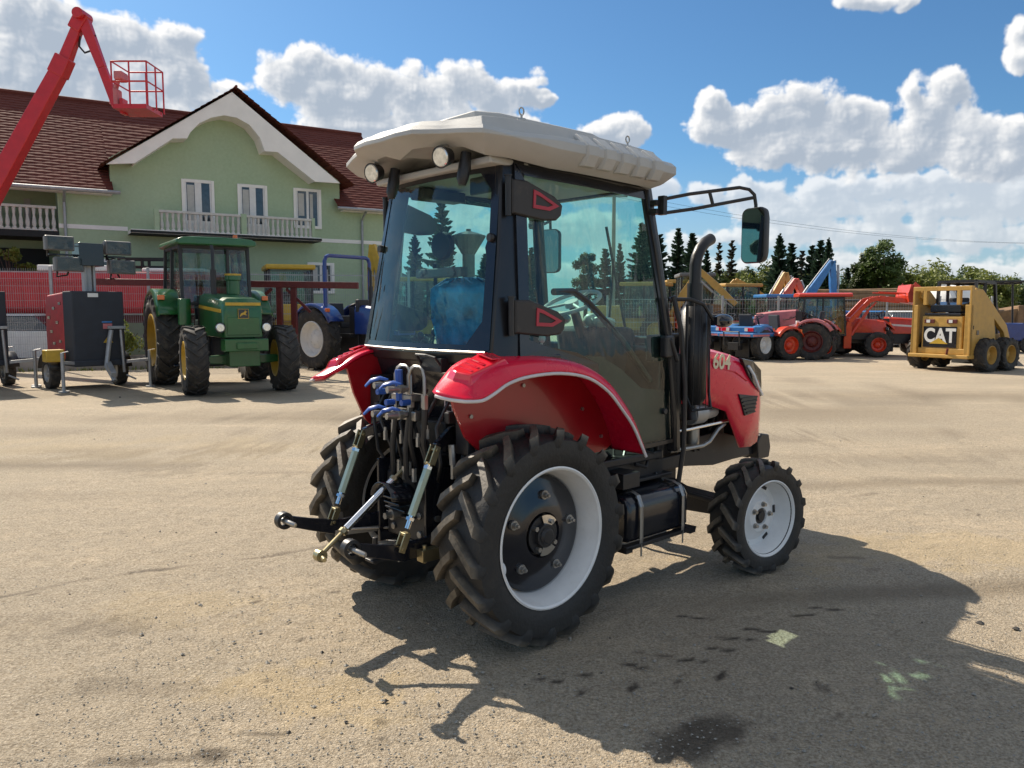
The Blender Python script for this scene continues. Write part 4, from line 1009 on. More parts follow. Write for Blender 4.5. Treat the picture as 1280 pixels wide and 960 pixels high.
# ================================================================== GENERIC FARM TRACTOR
def simple_rim(Rm, w, dish=.0, out=1):
    s = MB(); a = w*.46
    prof = [(a, Rm), (a+.005, Rm*.95), (a*.8, Rm*.92), (a*.35, Rm*.84), (.02-dish, Rm*.80), (0-dish, Rm*.55), (.06-dish, Rm*.42), (.09-dish, Rm*.22), (.10-dish, 0)]
    back = [(-.06-dish, 0), (-.04-dish, Rm*.5), (-.05, Rm*.78), (-a*.5, Rm*.84), (-a, Rm*.95), (-a, Rm), (a, Rm)]
    s.lathe([(-x, r) for x, r in prof+back], 32)
    for k in range(6): t_ = k*PI/3; s.cyl((Rm*.32*math.sin(t_), -.04+dish, Rm*.32*math.cos(t_)), (Rm*.32*math.sin(t_), -.09+dish, Rm*.32*math.cos(t_)), .02, n=6)
    return s
def farm_tractor(name, label, loc, rz, paint='green', rimc='yel', roofc=None, cab='cab', L=2.7, Rr=1.0, wr_=.46, Rf=.68, wf_=.40, tr=1.0, tf=.88, steer=0,
                 hood=(1.05, 3.15, .40, 1.15, 1.9, 1.75), cabd=(-.75, .95, .80, 3.2), stripe=None, grille='blackm', group=None, lens=True, fender=None, lugs=18, rimf=None, exh=True, cat='tractor', rf_frac=.56, rr_frac=.58, fendw=.44):
    t = thing(name, label, cat, loc, rz, group)
    roofc = roofc or paint; fender = fender or paint; rimf = rimf or rimc
    w1 = wheel(t, 'rear_wheel', (0, -tr, Rr), -1, Rr, wr_, Rr*rr_frac, lugs, Rr*.05, simple_rim(Rr*rr_frac, wr_, -.0), rimc, 'rubberfar')
    wheel(t, 'rear_wheel', (0, tr, Rr), 1, 0, 0, 0, 0, 0, None, None, src=w1)
    w2 = wheel(t, 'front_wheel', (L, -tf, Rf), -1, Rf, wf_, Rf*rf_frac, lugs-2, Rf*.05, simple_rim(Rf*rf_frac, wf_, .04), rimf, 'rubberfar', steer=steer)
    wheel(t, 'front_wheel', (L, tf, Rf), 1, 0, 0, 0, 0, 0, None, None, src=w2, steer=steer)
    s = MB(); zc = Rr*.75
    s.bb(-.35, L*.45, -.28, .28, zc-.3, zc+.35); s.bb(L*.4, L+.2, -.22, .22, Rf+.02, Rf+.5); s.cyl((0, -tr, Rr), (0, tr, Rr), .14); s.build('chassis', 'blackm', t, bevel=.02)
    s = MB(); s.loft([[V((L+dx, y, Rf+dz)) for dx, dz in ((-.1, -a), (.1, -a), (.1, a), (-.1, a))] for y, a in ((-tf+.1, .07), (-.3, .10), (-.1, .15), (.1, .15), (.3, .10), (tf-.1, .07))])
    s.build('front_axle', paint, t, bevel=.02)
    x0, x1, hw, zb, zt0, zt1 = hood
    s = MB(); rings = []
    for x, k, zt in ((x0, 1, zt0+.06), (x0+(x1-x0)*.5, 1, (zt0+zt1)/2+.06), (x1-.10, .98, zt1+.03), (x1-.02, .93, zt1-.05), (x1, .90, zt1-.14)):
        w_ = hw*k
        rings.append([V((x, y, z)) for y, z in ((-w_, zb), (-w_, zt-.16), (-w_*.93, zt-.05), (-w_*.7, zt), (w_*.7, zt), (w_*.93, zt-.05), (w_, zt-.16), (w_, zb))])
    s.loft(rings); hd = s.build('hood', paint, t, bevel=.012, smooth=30)
    s = MB(); s.bb(x1-.01, x1+.012, -hw*.78, hw*.78, zb+.05, zt1-.34); s.build('grille', grille, hd, bevel=.01)
    for sg in (-1, 1):
        if lens:
            s = MB(); s.cyl((x1-.05, sg*hw*1.12, zb+.20), (x1+.03, sg*hw*1.12, zb+.20), .085, .10, n=18); l_ = s.build('headlight', 'blackm', t, smooth=35)
            s = MB(); s.cyl((x1+.028, sg*hw*1.12, zb+.20), (x1+.045, sg*hw*1.12, zb+.20), .085, .07, n=18); s.build('lens', 'lens', l_)
        if stripe:
            s = MB(); s.bar((x0, sg*(hw+.004), zt0-.22), (x1-.1, sg*(hw*.985+.004), zt1-.22), .006, .07); s.build('stripe', stripe, hd)
        # fender arc
        s = MB(); rows = []
        for i in range(11):
            a = -1.05+i*2.1/10; r_ = Rr+.10
            rows.append([V((r_*math.sin(a), sg*(tr-fendw/2-.06), Rr+r_*math.cos(a)+.02)), V((r_*math.sin(a), sg*(tr+fendw/2-.05), Rr+r_*math.cos(a)+.02)), V(((r_-.05)*math.sin(a), sg*(tr+fendw/2), Rr+(r_-.05)*math.cos(a)))])
        s.sheet(rows); f_ = s.build('fender', fender, t, solid=.03, smooth=50)
        s = MB(); s.box((.72*Rr, sg*(tr+.1), Rr+.93*Rr), (.05, .14, .10)); s.box((-.62*Rr, sg*(tr), Rr+.98*Rr), (.05, .2, .09)); s.build('marker_lamp', 'orange', f_, bevel=.01)
    if exh:
        s = MB(); s.cyl((x0+.5, -hw*.5, zt0), (x0+.5, -hw*.5, zt0+.55), .06); s.tube([(x0+.5, -hw*.5, zt0+.5), (x0+.5, -hw*.5, zt0+.95), (x0+.42, -hw*.5, zt0+1.05)], .035); s.build('exhaust', 'blackm', t, smooth=35)
    # seat and wheel
    zf = Rr+.15
    s = MB(); s.bb(-.15, .35, -.25, .25, zf+.15, zf+.3); s.loft([[V((-.2-.06*j, y, z)) for y in (-.25, .25)] + [V((-.10-.06*j, y, z)) for y in (.25, -.25)] for j, z in ((0, zf+.3), (1, zf+.85))]); s.build('seat', 'seat', t, bevel=.03)
    s = MB(); s.cyl((x0-.1, 0, zf+.3), (x0-.3, 0, zf+.75), .03); ax = V((-.4, 0, .9)).normalized(); c = V((x0-.3, 0, zf+.77)); u = V((0, 1, 0)); w_ = ax.cross(u)
    s.tube([c+(u*math.cos(a)+w_*math.sin(a))*.22 for a in [2*PI*k/20 for k in range(21)]], .015, 6); s.bar(c-u*.2, c+u*.2, .02, .02); s.build('steering_wheel', 'blackm', t, smooth=40)
    s = MB(); s.bb(-.6, x0, -tr+.35, tr-.35, zf-.1, zf); s.bb(x0-.2, x0, -hw, hw, zf, zt0); s.build('platform', 'blackm', t)
    if cab == 'cab':
        a, b, cw_, zt = cabd; zs = Rr+.25; zb_ = zf+.05
        posts = [((a, cw_, zs), (a+.12, cw_*.92, zt-.16)), ((b, cw_*.9, zb_), (b-.10, cw_*.88, zt-.16)), (((a+b)/2-.05, cw_, zs), ((a+b)/2-.02, cw_*.9, zt-.16))]
        s = MB()
        for p_, q_ in posts:
            for sg in (-1, 1): s.bar((p_[0], sg*p_[1], p_[2]), (q_[0], sg*q_[1], q_[2]), .07, .07, up=(1, 0, 0))
        for sg in (-1, 1): s.bar((a, sg*cw_, zs), (b, sg*cw_*.95, zs), .06, .08); s.bar((a+.1, sg*cw_*.9, zt-.18), (b-.08, sg*cw_*.88, zt-.18), .07, .08)
        for x, z in ((a, zs), (b, zb_+.6)): s.bar((x, -cw_*.93, z), (x, cw_*.93, z), .06, .07)
        for x in (a+.12, b-.1): s.bar((x, -cw_*.9, zt-.18), (x, cw_*.9, zt-.18), .07, .07)
        s.bb(b-.05, b+.02, -.06+.28, -.0+.28, zb_+.6, zt-.2)
        cf_ = s.build('cab_frame', 'blackm', t, bevel=.01)
        s = MB()
        for sg in (-1, 1):
            s.face([(a, sg*cw_*.985, zs), (b, sg*cw_*.93, zs), (b-.08, sg*cw_*.865, zt-.2), (a+.1, sg*cw_*.89, zt-.2)]); s.face([((a+b)/2, sg*cw_*.96, zs), (b, sg*cw_*.92, zs), (b, sg*cw_*.89, zb_), ((a+b)/2+.3, sg*cw_*.94, zb_)])
        s.face([(a, -cw_*.9, zs), (a, cw_*.9, zs), (a+.1, cw_*.85, zt-.2), (a+.1, -cw_*.85, zt-.2)])
        s.face([(b, -cw_*.85, zb_+.5), (b, cw_*.85, zb_+.5), (b-.09, cw_*.82, zt-.2), (b-.09, -cw_*.82, zt-.2)])
        s.build('cab_glass', 'glassb', t)
        s = MB(); s.loft([[V((x*1, y*k, z)) for x, y in ((a-.12, -cw_*1.06), (b+.22, -cw_*1.04), (b+.26, 0), (b+.22, cw_*1.04), (a-.12, cw_*1.06))] for z, k in ((zt-.15, .93), (zt-.12, 1), (zt-.04, .98), (zt, .86), (zt+.02, .6))]); s.build('roof', roofc, t, bevel=.02, smooth=30)
        s = MB(); s.cyl((b-.2, cw_*.6, zt), (b-.2, cw_*.6, zt+.12), .06, .045, n=14)
        if name == 'green_tractor': s.build('beacon', 'orange', t, smooth=40)
        else: s.bm.free()
    elif cab == 'rops':
        a, b, cw_, zt = cabd; s = MB(); x = a
        s.tube([(x, -cw_, Rr), (x, -cw_, zt-.15), (x, -cw_+.05, zt-.04), (x, -cw_+.15, zt), (x, cw_-.15, zt), (x, cw_-.05, zt-.04), (x, cw_, zt-.15), (x, cw_, Rr)], .055, 8)
        s.build('roll_bar', paint, t, smooth=40)
    return t
# --- the green tractor
GT = farm_tractor('green_tractor', 'green tractor with yellow wheels, cab and orange beacon, parked by the wire fence', (-6.98, 18.15, 0), math.atan2(-.835, .55), stripe='yel', steer=-.08, hood=(1.05, 3.05, .40, 1.12, 1.96, 1.86), lugs=20, grille='green')
s = MB(); s.bb(2.95, 3.28, -.42, .42, .86, 1.10); s.bb(3.28, 3.32, -.2, .2, .9, 1.03); s.bb(2.6, 3.1, -.3, .3, .55, .9); s.build('weight_bracket', 'green', GT, bevel=.015)
s = MB(); s.bb(3.062, 3.068, -.10, .10, 1.50, 1.68); bd = s.build('badge', 'black', GT)
s = MB()   # leaping stag emblem, pale outline on black
s.prism([(-.07, 1.545), (-.04, 1.60), (.0, 1.615), (.03, 1.64), (.035, 1.67), (.045, 1.635), (.075, 1.63), (.05, 1.61), (.04, 1.585), (.075, 1.56), (.03, 1.565), (.0, 1.575), (-.03, 1.56), (-.065, 1.53)], 3.069, 3.072, 'x')
for a_ in ((-.10, .10, 1.495, 1.503), (-.10, .10, 1.677, 1.685)): s.bb(3.066, 3.073, *a_)
for a_ in ((-.105, -.098), (.098, .105)): s.bb(3.066, 3.073, *a_, 1.495, 1.685)
s.build('emblem', 'yel', bd)
s = MB(); s.bar((3.07, -.34, 1.78), (3.07, .34, 1.78), .006, .06); s.build('stripe', 'yel', GT)
s = MB(); s.cyl((1.3, -.75, 1.35), (1.3, -.75, 1.9), .13, n=16); s.build('side_canister', 'green', GT, smooth=35, bevel=.01)
s = MB(); s.cyl((1.35, .25, 2.0), (1.35, .25, 2.3), .14, n=16); s.cyl((1.35, .25, 2.3), (1.35, .25, 2.42), .17, n=16); s.build('air_cleaner', 'green', GT, smooth=35, bevel=.01)
s = MB(); s.cyl((1.35, .25, 2.40), (1.35, .25, 2.44), .175, n=16); s.build('cleaner_band', 'yel', GT, smooth=35)
s = MB(); s.bb(.55, 1.15, -.80, -.45, .55, 1.0); s.bb(.6, 1.1, .45, .8, .55, 1.0); s.bb(.55, 1.0, -.95, -.75, .45, .5); s.build('step_box', 'black', GT, bevel=.02)
# --- blue tractor with roll bar
BT = farm_tractor('blue_tractor', 'dark blue tractor with white rims and roll bar, just left of the red tractor cab', (-4.9, 22.6, 0), math.atan2(-.62, .78), paint='bluep', rimc='white', cab='rops', L=2.4, Rr=.86, wr_=.4, Rf=.5, wf_=.3, tr=.85, tf=.75, hood=(1.0, 2.7, .34, 1.0, 1.75, 1.6), cabd=(.35, .8, .80, 3.15), lugs=16)
s = MB(); s.bb(-.5, .3, -.4, .4, .8, 1.5); s.bb(1.05, 1.2, -.35, .35, 1.6, 1.95); s.build('body', 'blackm', BT, bevel=.03)

# ================================================================== LIGHT TOWER TRAILER
def at_l(u, v, Y): return at(u, v, Y)
LT = thing('light_tower', 'mobile lighting tower trailer with black and red cabinet and four floodlights', 'light tower', (-9.25, 17.1, 0), R(46))
s = MB(); s.bb(-.5, .5, -.9, -.3, .60, 2.05); s.bb(-.52, .52, -.95, .95, .50, .62); s.build('cabinet', 'seat', LT, bevel=.02)
s = MB(); s.prism([(-.3, .62), (.9, .62), (.9, 1.75), (.75, 1.98), (-.3, 2.03)], -.5, .5, 'x'); rc = s.build('red_hood', 'tred', LT, bevel=.03)
s = MB()
for (y, z) in ((-.1, 1.8), (.3, 1.7), (.1, 1.4), (.5, 1.2), (-.05, 1.0), (.35, .95), (.65, 1.5)): s.box((-.505, y, z), (.012, .16, .06))
s.build('vent_slot', 'black', rc)
s = MB(); s.bb(.05, .25, -.905, -.9, 1.40, 1.43); s.build('label_plate', 'bluel', LT)
s = MB(); s.bb(.07, .25, -.906, -.9, 1.27, 1.38); s.build('label_plate', 'pink', LT)
s = MB(); s.prism([(.06, .98), (.26, .98), (.16, 1.12)], -.906, -.9); s.build('warning_triangle', 'yel', LT)
s = MB(); s.bb(-.2, .0, -.906, -.9, 1.93, 2.01); s.build('label_plate', 'white', LT)
s = MB(); s.bb(-.05, .05, -.45, -.35, 2.0, 2.75); s.bb(-.11, -.06, -.5, -.3, 1.6, 2.6); s.bb(.06, .11, -.5, -.3, 1.6, 2.6); s.build('mast', 'lgrey', LT, bevel=.01)
s = MB(); s.bb(-.24, .24, -.65, -.2, 2.58, 3.05); s.bb(-.75, .75, -.44, -.40, 2.78, 2.82); s.bb(-.75, .75, -.44, -.40, 2.98, 3.0); s.build('mast_head', 'black', LT, bevel=.02)
for (x, z, ty) in ((-.58, 3.02, .3), (-.42, 2.60, -.25), (.55, 2.98, .25), (.62, 2.58, -.25)):
    s = MB(); s.loft([[V((x+a, -.42+b, z+c)) for a, b, c in ((-k, dy, -h2), (k, dy, -h2), (k, dy, h2), (-k, dy, h2))] for dy, k, h2 in ((-.22, .26, .14), (-.16, .27, .15), (.05, .24, .13), (.16, .14, .08))]); fl_ = s.build('floodlight', 'grey', LT, bevel=.015)
    s = MB(); s.box((x, -.645, z), (.46, .01, .24)); s.build('lens', 'glassc', fl_)
    s = MB(); s.tube([(x-.2, -.5, z-.15), (x-.2, -.44, z-.25), (x, -.42, z-.22), (x*.6, -.42, 2.8)], .02, 6); s.build('cable', 'blackm', fl_, smooth=40)
for sg in (-1, 1):
    w_ = wheel(LT, 'trailer_wheel', (sg*.68, .05, .33), -1 if sg > 0 else 1, .33, .2, .19, 14, .008, simple_rim(.19, .2), 'lgrey', 'rubberfar'); w_.rotation_euler = (0, 0, R(90))
    s = MB(); s.sheet([[V((sg*(.55 if e == 0 else .82), .05+.42*math.sin(a), .36+.38*math.cos(a))) for e in (0, 1)] for a in [-1.4+i*.28 for i in range(11)]]); s.build('mudguard', 'blackm', LT, solid=.02, smooth=50)
for (x, y) in ((-.75, -.95), (.95, -1.0), (-.75, .9), (.9, .9)):
    s = MB(); s.cyl((x, y, .03), (x, y, .80), .035); s.cyl((x, y, .0), (x, y, .03), .10, n=16); s.bar((x, y, .6), (x*.4, y*.9, .56), .06, .06); s.cyl((x, y, .8), (x+.12, y, .82), .012); s.build('stabiliser_leg', 'lgrey', LT, smooth=35)
s = MB(); s.tube([(.12, -1.3, .20), (.05, -1.05, .5), (.15, -.98, 1.0), (.2, -.98, 1.25)], .05, 8); s.tube([(.42, -1.0, .35), (.38, -1.0, 1.25)], .03, 8); s.box((.3, -1.0, 1.3), (.35, .06, .06)); s.bar((0, -1.6, .35), (.1, -1.0, .55), .10, .10); s.tube([(.42, -1.1, .3), (.6, -1.15, .2)], .02); s.build('tow_bar', 'lgrey', LT, bevel=.005, smooth=35)
s = MB(); s.bb(-.95, -.6, -.62, -.35, .6, .85); s.build('wheel_chock', 'yel', LT, bevel=.02)

LT2 = copy_tree(LT); LT2.location = (-11.62, 16.9, 0); LT2['label'] = 'trailer cut off by the left edge, only its wheel and cabinet edge in view'; LT2['category'] = 'trailer'
for o_ in kids(LT2):
    if o_.name.split('.')[0] in ('floodlight', 'mast_head', 'mast'):
        for q_ in kids(o_): bpy.data.objects.remove(q_)
        bpy.data.objects.remove(o_)
# ================================================================== BOOM LIFT
BO = thing('boom_lift', 'red articulated boom lift with a railed basket raised above the roof', 'boom lift', (-17.0, 23.6, 0), 0)
BO.scale = (1.55,)*3
def bp(u, v, Y=23.6): return (at(u, v, Y) - V((-17.0, 23.6, 0)))/1.55
s = MB(); s.bb(-1.1, 1.05, -.55, .55, .45, .95); s.cyl((0, 0, .95), (0, 0, 1.15), .5, n=24); s.build('chassis', 'grey', BO, bevel=.03)
for x in (-.8, .78):
    for y in (-.75, .75):
        w_ = wheel(BO, 'wheel', (x, y, .46), -1 if y < 0 else 1, .46, .3, .26, 16, .02, simple_rim(.26, .3), 'white', 'rubberfar')
s = MB(); s.bb(-1.2, .45, -.6, .6, 1.15, 1.75); s.loft([[V((x, y, z)) for x, y in ((-.4, -.35), (.4, -.35), (.4, .35), (-.4, .35))] for z in (1.7, 2.1)]); s.build('turntable', 'boom', BO, bevel=.05)
pa, pb, pc, pd = bp(-72, 356), bp(36, 165), bp(78, 82), bp(103, 20)
s = MB()
def taperbar(s, a, b, w0, w1):
    a, b = V(a), V(b); d = (b-a).normalized(); y = V((0, 1, 0)); n = d.cross(y)
    s.loft([[p_+y*i*w*.8+n*j*w for i, j in ((-.5, -.5), (.5, -.5), (.5, .5), (-.5, .5))] for p_, w in ((a, w0), (b, w1))])
pbx = bp(80, 78)
taperbar(s, pa, bp(74, 90), .37, .27); s.build('lower_boom', 'boom', BO, bevel=.02)
s = MB(); taperbar(s, bp(72, 94), bp(82, 72), .31, .30); taperbar(s, bp(80, 80), pd, .22, .17); taperbar(s, bp(94, 38), pd+V((.04, 0, .04)), .24, .26); s.build('boom_extension', 'boom', BO, bevel=.02)
s = MB(); s.cyl(pd+V((0, -.2, 0)), pd+V((0, .2, 0)), .10, n=20); taperbar(s, pd, bp(128, 85), .20, .15); taperbar(s, bp(128, 85), bp(146, 134), .15, .14); s.build('jib', 'boom', BO, bevel=.015)
s = MB(); s.tube([bp(100, 45), bp(99, 58), bp(106, 66), bp(118, 62)], .02, 6); s.tube([bp(104, 40), bp(112, 50), bp(120, 44)], .015, 6); s.build('hydraulic_hose', 'blackm', BO, smooth=40)
b0 = bp(153, 138); x0, z0 = b0.x, b0.z; X1 = bp(196, 140).x; H_ = (bp(150, 84).z-z0)
s = MB(); s.bb(x0, X1-.03, -.36, .32, z0-.05, z0+.03); s.bb(x0, x0+.06, -.1, .1, z0-.08, z0+.2); s.build('basket_floor', 'boom', BO)
s = MB()
for z in (z0+H_, z0+H_*.55):
    s.tube([(x0, -.36, z), (X1, -.36, z), (X1, .32, z), (x0, .32, z), (x0, -.36, z)], .016, 6)
for x, y in ((x0, -.36), ((x0+X1)/2, -.36), (X1, -.36), (X1, 0), (X1, .32), ((x0+X1)/2, .32), (x0, .32)): s.tube([(x, y, z0), (x, y, z0+H_)], .016, 6)
s.build('basket_rail', 'boom', BO)
s = MB(); s.box((x0+.0, 0, z0+H_*.78), (.16, .28, .16)); s.box((x0-.09, 0, z0+.2), (.12, .2, .36)); s.cyl((x0-.2, 0, z0+.1), (x0-.05, 0, z0+.6), .05); s.build('control_box', 'pink', BO, bevel=.03)

# ================================================================== THINGS BEHIND THE LEFT FENCE
RT = thing('red_trailer', 'long red box trailer parked behind the wire fence', 'trailer', (-13.8, 25.6, 0), R(10))
s = MB(); s.loft([[V((x, y, z)) for y, z in ((-1.1, 1.55), (-1.25, 1.75), (-1.25, 2.55), (-1.05, 2.85), (1.05, 2.85), (1.25, 2.55), (1.25, 1.75), (1.1, 1.55))] for x in (-5, 4.4)]); s.build('box', 'boom', RT, bevel=.05)
s = MB()
for k in range(19): s.bb(-4.9+k*.5, -4.84+k*.5, -1.275, -1.25, 1.75, 2.55)
s.bb(-5, 4.4, -1.29, -1.25, 2.5, 2.58); s.build('side_rib', 'boom', RT)
s = MB(); s.bb(-1.0, 1.0, -1.0, 1.0, 2.86, 3.05); s.bb(2.0, 3.9, -.9, .9, 2.86, 2.98); s.build('cover', 'offw', RT, bevel=.04)
s = MB(); s.bb(-5, 4.6, -.8, .8, 1.25, 1.5)
for x in (-3, 3.6): s.bb(x-.1, x+.1, -.9, .9, .3, 1.3)
s.build('frame', 'dred', RT, bevel=.02)
for x in (-3, -1.8, 2.6):
    for sg in (-1, 1): wheel(RT, 'wheel', (x, sg*.95, .5), sg, .5, .28, .28, 16, .02, simple_rim(.28, .28), 'grey', 'rubberfar')
s = MB()
for x in (1.2, 1.9, 2.6):
    for y in (-.4, .4): s.bar((x, y, 2.85), (x, y, 3.3), .07, .07)
for y in (-.4, .4): s.bar((1.2, y, 3.3), (2.6, y, 3.3), .07, .07); s.bar((1.2, y, 3.05), (2.6, y, 3.05), .05, .05)
s.build('cage', 'dark', RT)
# white car
def car(name, label, loc, rz, col, scale=1):
    t = thing(name, label, 'car', loc, rz); t.scale = (scale,)*3
    s = MB(); P = [(-2.1, .45, .62), (-2.15, .85, .8), (-1.7, 1.0, .84), (-1.2, 1.02, .86), (.9, 1.0, .86), (1.9, .85, .82), (2.15, .62, .76), (2.15, .4, .7)]
    s.loft([[V((x, -w_, .28)), V((x, -w_-.02, z*.7)), V((x, -w_+.03, z)), V((x, w_-.03, z)), V((x, w_+.02, z*.7)), V((x, w_, .28))] for x, z, w_ in P]); b_ = s.build('body', col, t, smooth=40, bevel=.02)
    s = MB(); s.loft([[V((x*k2+dx, y*k, z)) for x, y in ((-1.5, -.72), (.95, -.72), (.95, .72), (-1.5, .72))] for z, k, k2, dx in ((1.0, 1, 1, 0), (1.42, .8, .62, -.1), (1.46, .7, .55, -.1))]); s.build('window', 'wglass', t, smooth=30, bevel=.03)
    s = MB(); s.loft([[V((x*k2+dx, y*k, z)) for x, y in ((-1.5, -.72), (.95, -.72), (.95, .72), (-1.5, .72))] for z, k, k2, dx in ((1.425, .82, .64, -.1), (1.48, .68, .52, -.1))]); s.build('roof', col, t, smooth=30)
    for x in (-1.3, 1.35):
        for sg in (-1, 1): wheel(t, 'wheel', (x, sg*.76, .32), sg, .32, .2, .2, 20, .004, simple_rim(.2, .2), 'lgrey', 'rubberfar')
    for sg in (-1, 1):
        s = MB(); s.ball((2.08, sg*.6, .62), (.12, .16, .09), 12, 8); s.build('headlight', 'lens', t, smooth=50)
    return t
car('white_car', 'white car parked behind the wire fence at the left edge', (-14.6, 23.6, 0), R(12), 'white', 1.05)
# ================================================================== YELLOW EARTH MOVERS
def backhoe(name, label, loc, rz, paint='yel', arm=None, group=None, cat='backhoe', zt=3.1, glassy='glassb', bucket=False):
    t = thing(name, label, cat, loc, rz, group)
    s = MB(); s.bb(-1.6, 2.0, -.55, .55, .75, 1.35); s.bb(.7, 2.2, -.5, .5, 1.3, 1.85); s.build('body', paint, t, bevel=.04)
    w1 = wheel(t, 'rear_wheel', (-.9, -.85, .72), -1, .72, .42, .4, 16, .035, simple_rim(.4, .42), paint, 'rubberfar'); wheel(t, 'rear_wheel', (-.9, .85, .72), 1, 0, 0, 0, 0, 0, None, None, src=w1)
    w2 = wheel(t, 'front_wheel', (1.6, -.85, .5), -1, .5, .32, .27, 16, .03, simple_rim(.27, .32), paint, 'rubberfar'); wheel(t, 'front_wheel', (1.6, .85, .5), 1, 0, 0, 0, 0, 0, None, None, src=w2)
    s = MB()
    for x, y in ((-1.2, -.7), (-1.2, .7), (.6, -.7), (.6, .7), (-.3, -.7), (-.3, .7)): s.bar((x, y, 1.3), (x, y, zt-.15), .08, .08, up=(1, 0, 0))
    s.bb(-1.25, .65, -.74, .74, 1.3, 1.4); s.build('cab_frame', 'blackm', t)
    s = MB()
    for y in (-.71, .71): s.face([(-1.2, y, 1.4), (.6, y, 1.4), (.6, y, zt-.15), (-1.2, y, zt-.15)])
    for x in (-1.21, .61): s.face([(x, -.7, 1.4), (x, .7, 1.4), (x, .7, zt-.15), (x, -.7, zt-.15)])
    s.build('cab_glass', glassy, t)
    s = MB(); s.bb(-1.35, .8, -.82, .82, zt-.17, zt); s.build('roof', paint, t, bevel=.05)
    s = MB(); s.bb(-.7, -.3, -.25, .25, 1.4, 1.8); s.bb(-.8, -.7, -.25, .25, 1.8, 2.3); s.build('seat', 'seat', t, bevel=.03)
    s = MB()
    for sg in (-1, 1) if bucket else (): s.loft([[p_+V((0, sg*.06, 0)) , p_-V((0, sg*.06, 0)), p_-V((0, sg*.06, -k)), p_+V((0, sg*.06, k))] for p_, k in ((V((.6, sg*.6, 1.5)), .15), (V((1.8, sg*.6, 1.2)), .22), (V((2.9, sg*.6, .6)), .15))])
    if bucket: s.build('loader_arm', paint, t)
    if bucket: s = MB(); s.prism([(2.8, .2), (3.6, .15), (3.0, .45), (3.0, 1.0), (2.85, .95)], -1.1, 1.1); s.build('bucket', paint, t)
    if arm:
        pts = [V(p_) for p_ in arm]
        for i, (a, b) in enumerate(zip(pts, pts[1:])):
            s = MB(); d = (b-a).normalized(); y = V((0, 1, 0)); n = d.cross(y); m_ = a*.55+b*.45+n*.0
            s.loft([[p_+y*q*.11+n*w*e for q, e in ((-1, -1), (1, -1), (1, 1), (-1, 1))] for p_, w in ((a, .12), (m_, .20 if i == 0 else .16), (b, .10))]); ao = s.build('boom' if i == 0 else 'dipper', paint, t, bevel=.015)
            s = MB(); s.cyl(a+n*.28+d*.2, (a+b)/2+n*.28, .06); s.cyl((a+b)/2+n*.28, b+n*.18, .03); s.build('ram', 'lgrey', ao)
    return t
backhoe('backhoe_loader', 'yellow-roofed backhoe cab behind the fence, right of the green tractor', (-7.75, 27.6, 0), math.atan2(-.93, .36), 'yel', arm=[(-1.6, 0, 1.2), (-2.4, 0, 3.0), (-3.1, .0, 1.4)], zt=3.2)
# orange-yellow folded arm left of the main cab
p0 = at(459, 300, 30)
EX1 = backhoe('backhoe_loader', 'yellow digger with raised narrow arm at the corner of the green house', (p0.x+2.2, 30.5, 0), math.atan2(-.3, .95), 'yel', arm=[(-1.5, 0, 1.3), (-2.3, 0, 4.2), (-2.5, .1, 2.4)], zt=2.9)

# ================================================================== RIGHT SIDE
def sm(name, label, u, v, rz, **k):
    p_ = gnd(u, v); return farm_tractor(name, label, (p_.x, p_.y, 0), rz, **k)
small = dict(L=1.55, Rr=.52, wr_=.28, Rf=.36, wf_=.2, tr=.55, tf=.48, hood=(.75, 1.95, .27, .72, 1.12, 1.05), cabd=(-.3, .5, .4, 1.6), lugs=14, fendw=.3, exh=False)
sm('compact_tractor', 'small blue tractor with white rims, leftmost of the parked row at right', 900, 447, R(38), paint='bluel', rimc='white', cab=None, group='small blue tractors in the row', **small)
sm('compact_tractor', 'small blue tractor with turquoise side panel, second in the parked row', 935, 449.5, R(38), paint='bluel', fender='bluel', rimc='white', cab=None, group='small blue tractors in the row', **small)
for o_ in [o for o in bpy.data.objects if o.get('group') == 'small blue tractors in the row']:
    s = MB(); s.loft([[V((x, y, z)) for x, y in ((-.75, -.72), (.62, -.72), (.62, .72), (-.75, .72))] for z in (.78, .92)]); s.loft([[V((x, y, z)) for x, y in ((-.62, -.68), (.4, -.66), (.4, .66), (-.62, .68))] for z in (.92, 1.12)]); s.build('rear_body', 'bluel', o_, bevel=.04)
    s = MB(); s.bb(-.78, .1, -.745, -.72, .80, .86); s.bb(-.77, -.75, -.6, .6, .80, .86); s.build('side_strip', 'pink', o_)
    for sg in (-1, 1):
        s = MB(); s.bb(-.66, -.60, sg*.30, sg*.62, .96, 1.08); l_ = s.build('tail_lamp', 'lamp', o_, bevel=.01)
        s = MB(); s.bb(-.665, -.655, sg*.30, sg*.42, .97, 1.07); s.build('reversing_lens', 'white', l_)
    s = MB(); s.tube([(-.9, -.3, .5), (-.95, -.3, .95), (-.95, .3, .95), (-.9, .3, .5)], .03, 6); s.bb(-.85, -.6, -.2, .2, .35, .6); s.build('tiller_hitch', 'blackm', o_, bevel=.02)
sm('compact_tractor', 'small red and black tractor with red rims between the blue ones and the loader', 972, 449, R(20), paint='ored', rimc='ored', cab=None, **dict(small, Rr=.5, Rf=.40))
PT = sm('compact_tractor', 'small tractor with faded pink hood and white loader frame, in the parked row', 1018, 449, R(150), paint='pink', rimc='dred', cab=None, **dict(small, Rr=.62, Rf=.46, tr=.6, hood=(.6, 2.0, .30, .95, 1.62, 1.52)))
s = MB()
for sg in (-1, 1): s.bar((.4, sg*.5, 1.2), (2.3, sg*.5, .5), .1, .12); s.bar((.5, sg*.5, .5), (.5, sg*.5, 1.3), .1, .1)
s.build('loader_frame', 'white', PT, bevel=.01)
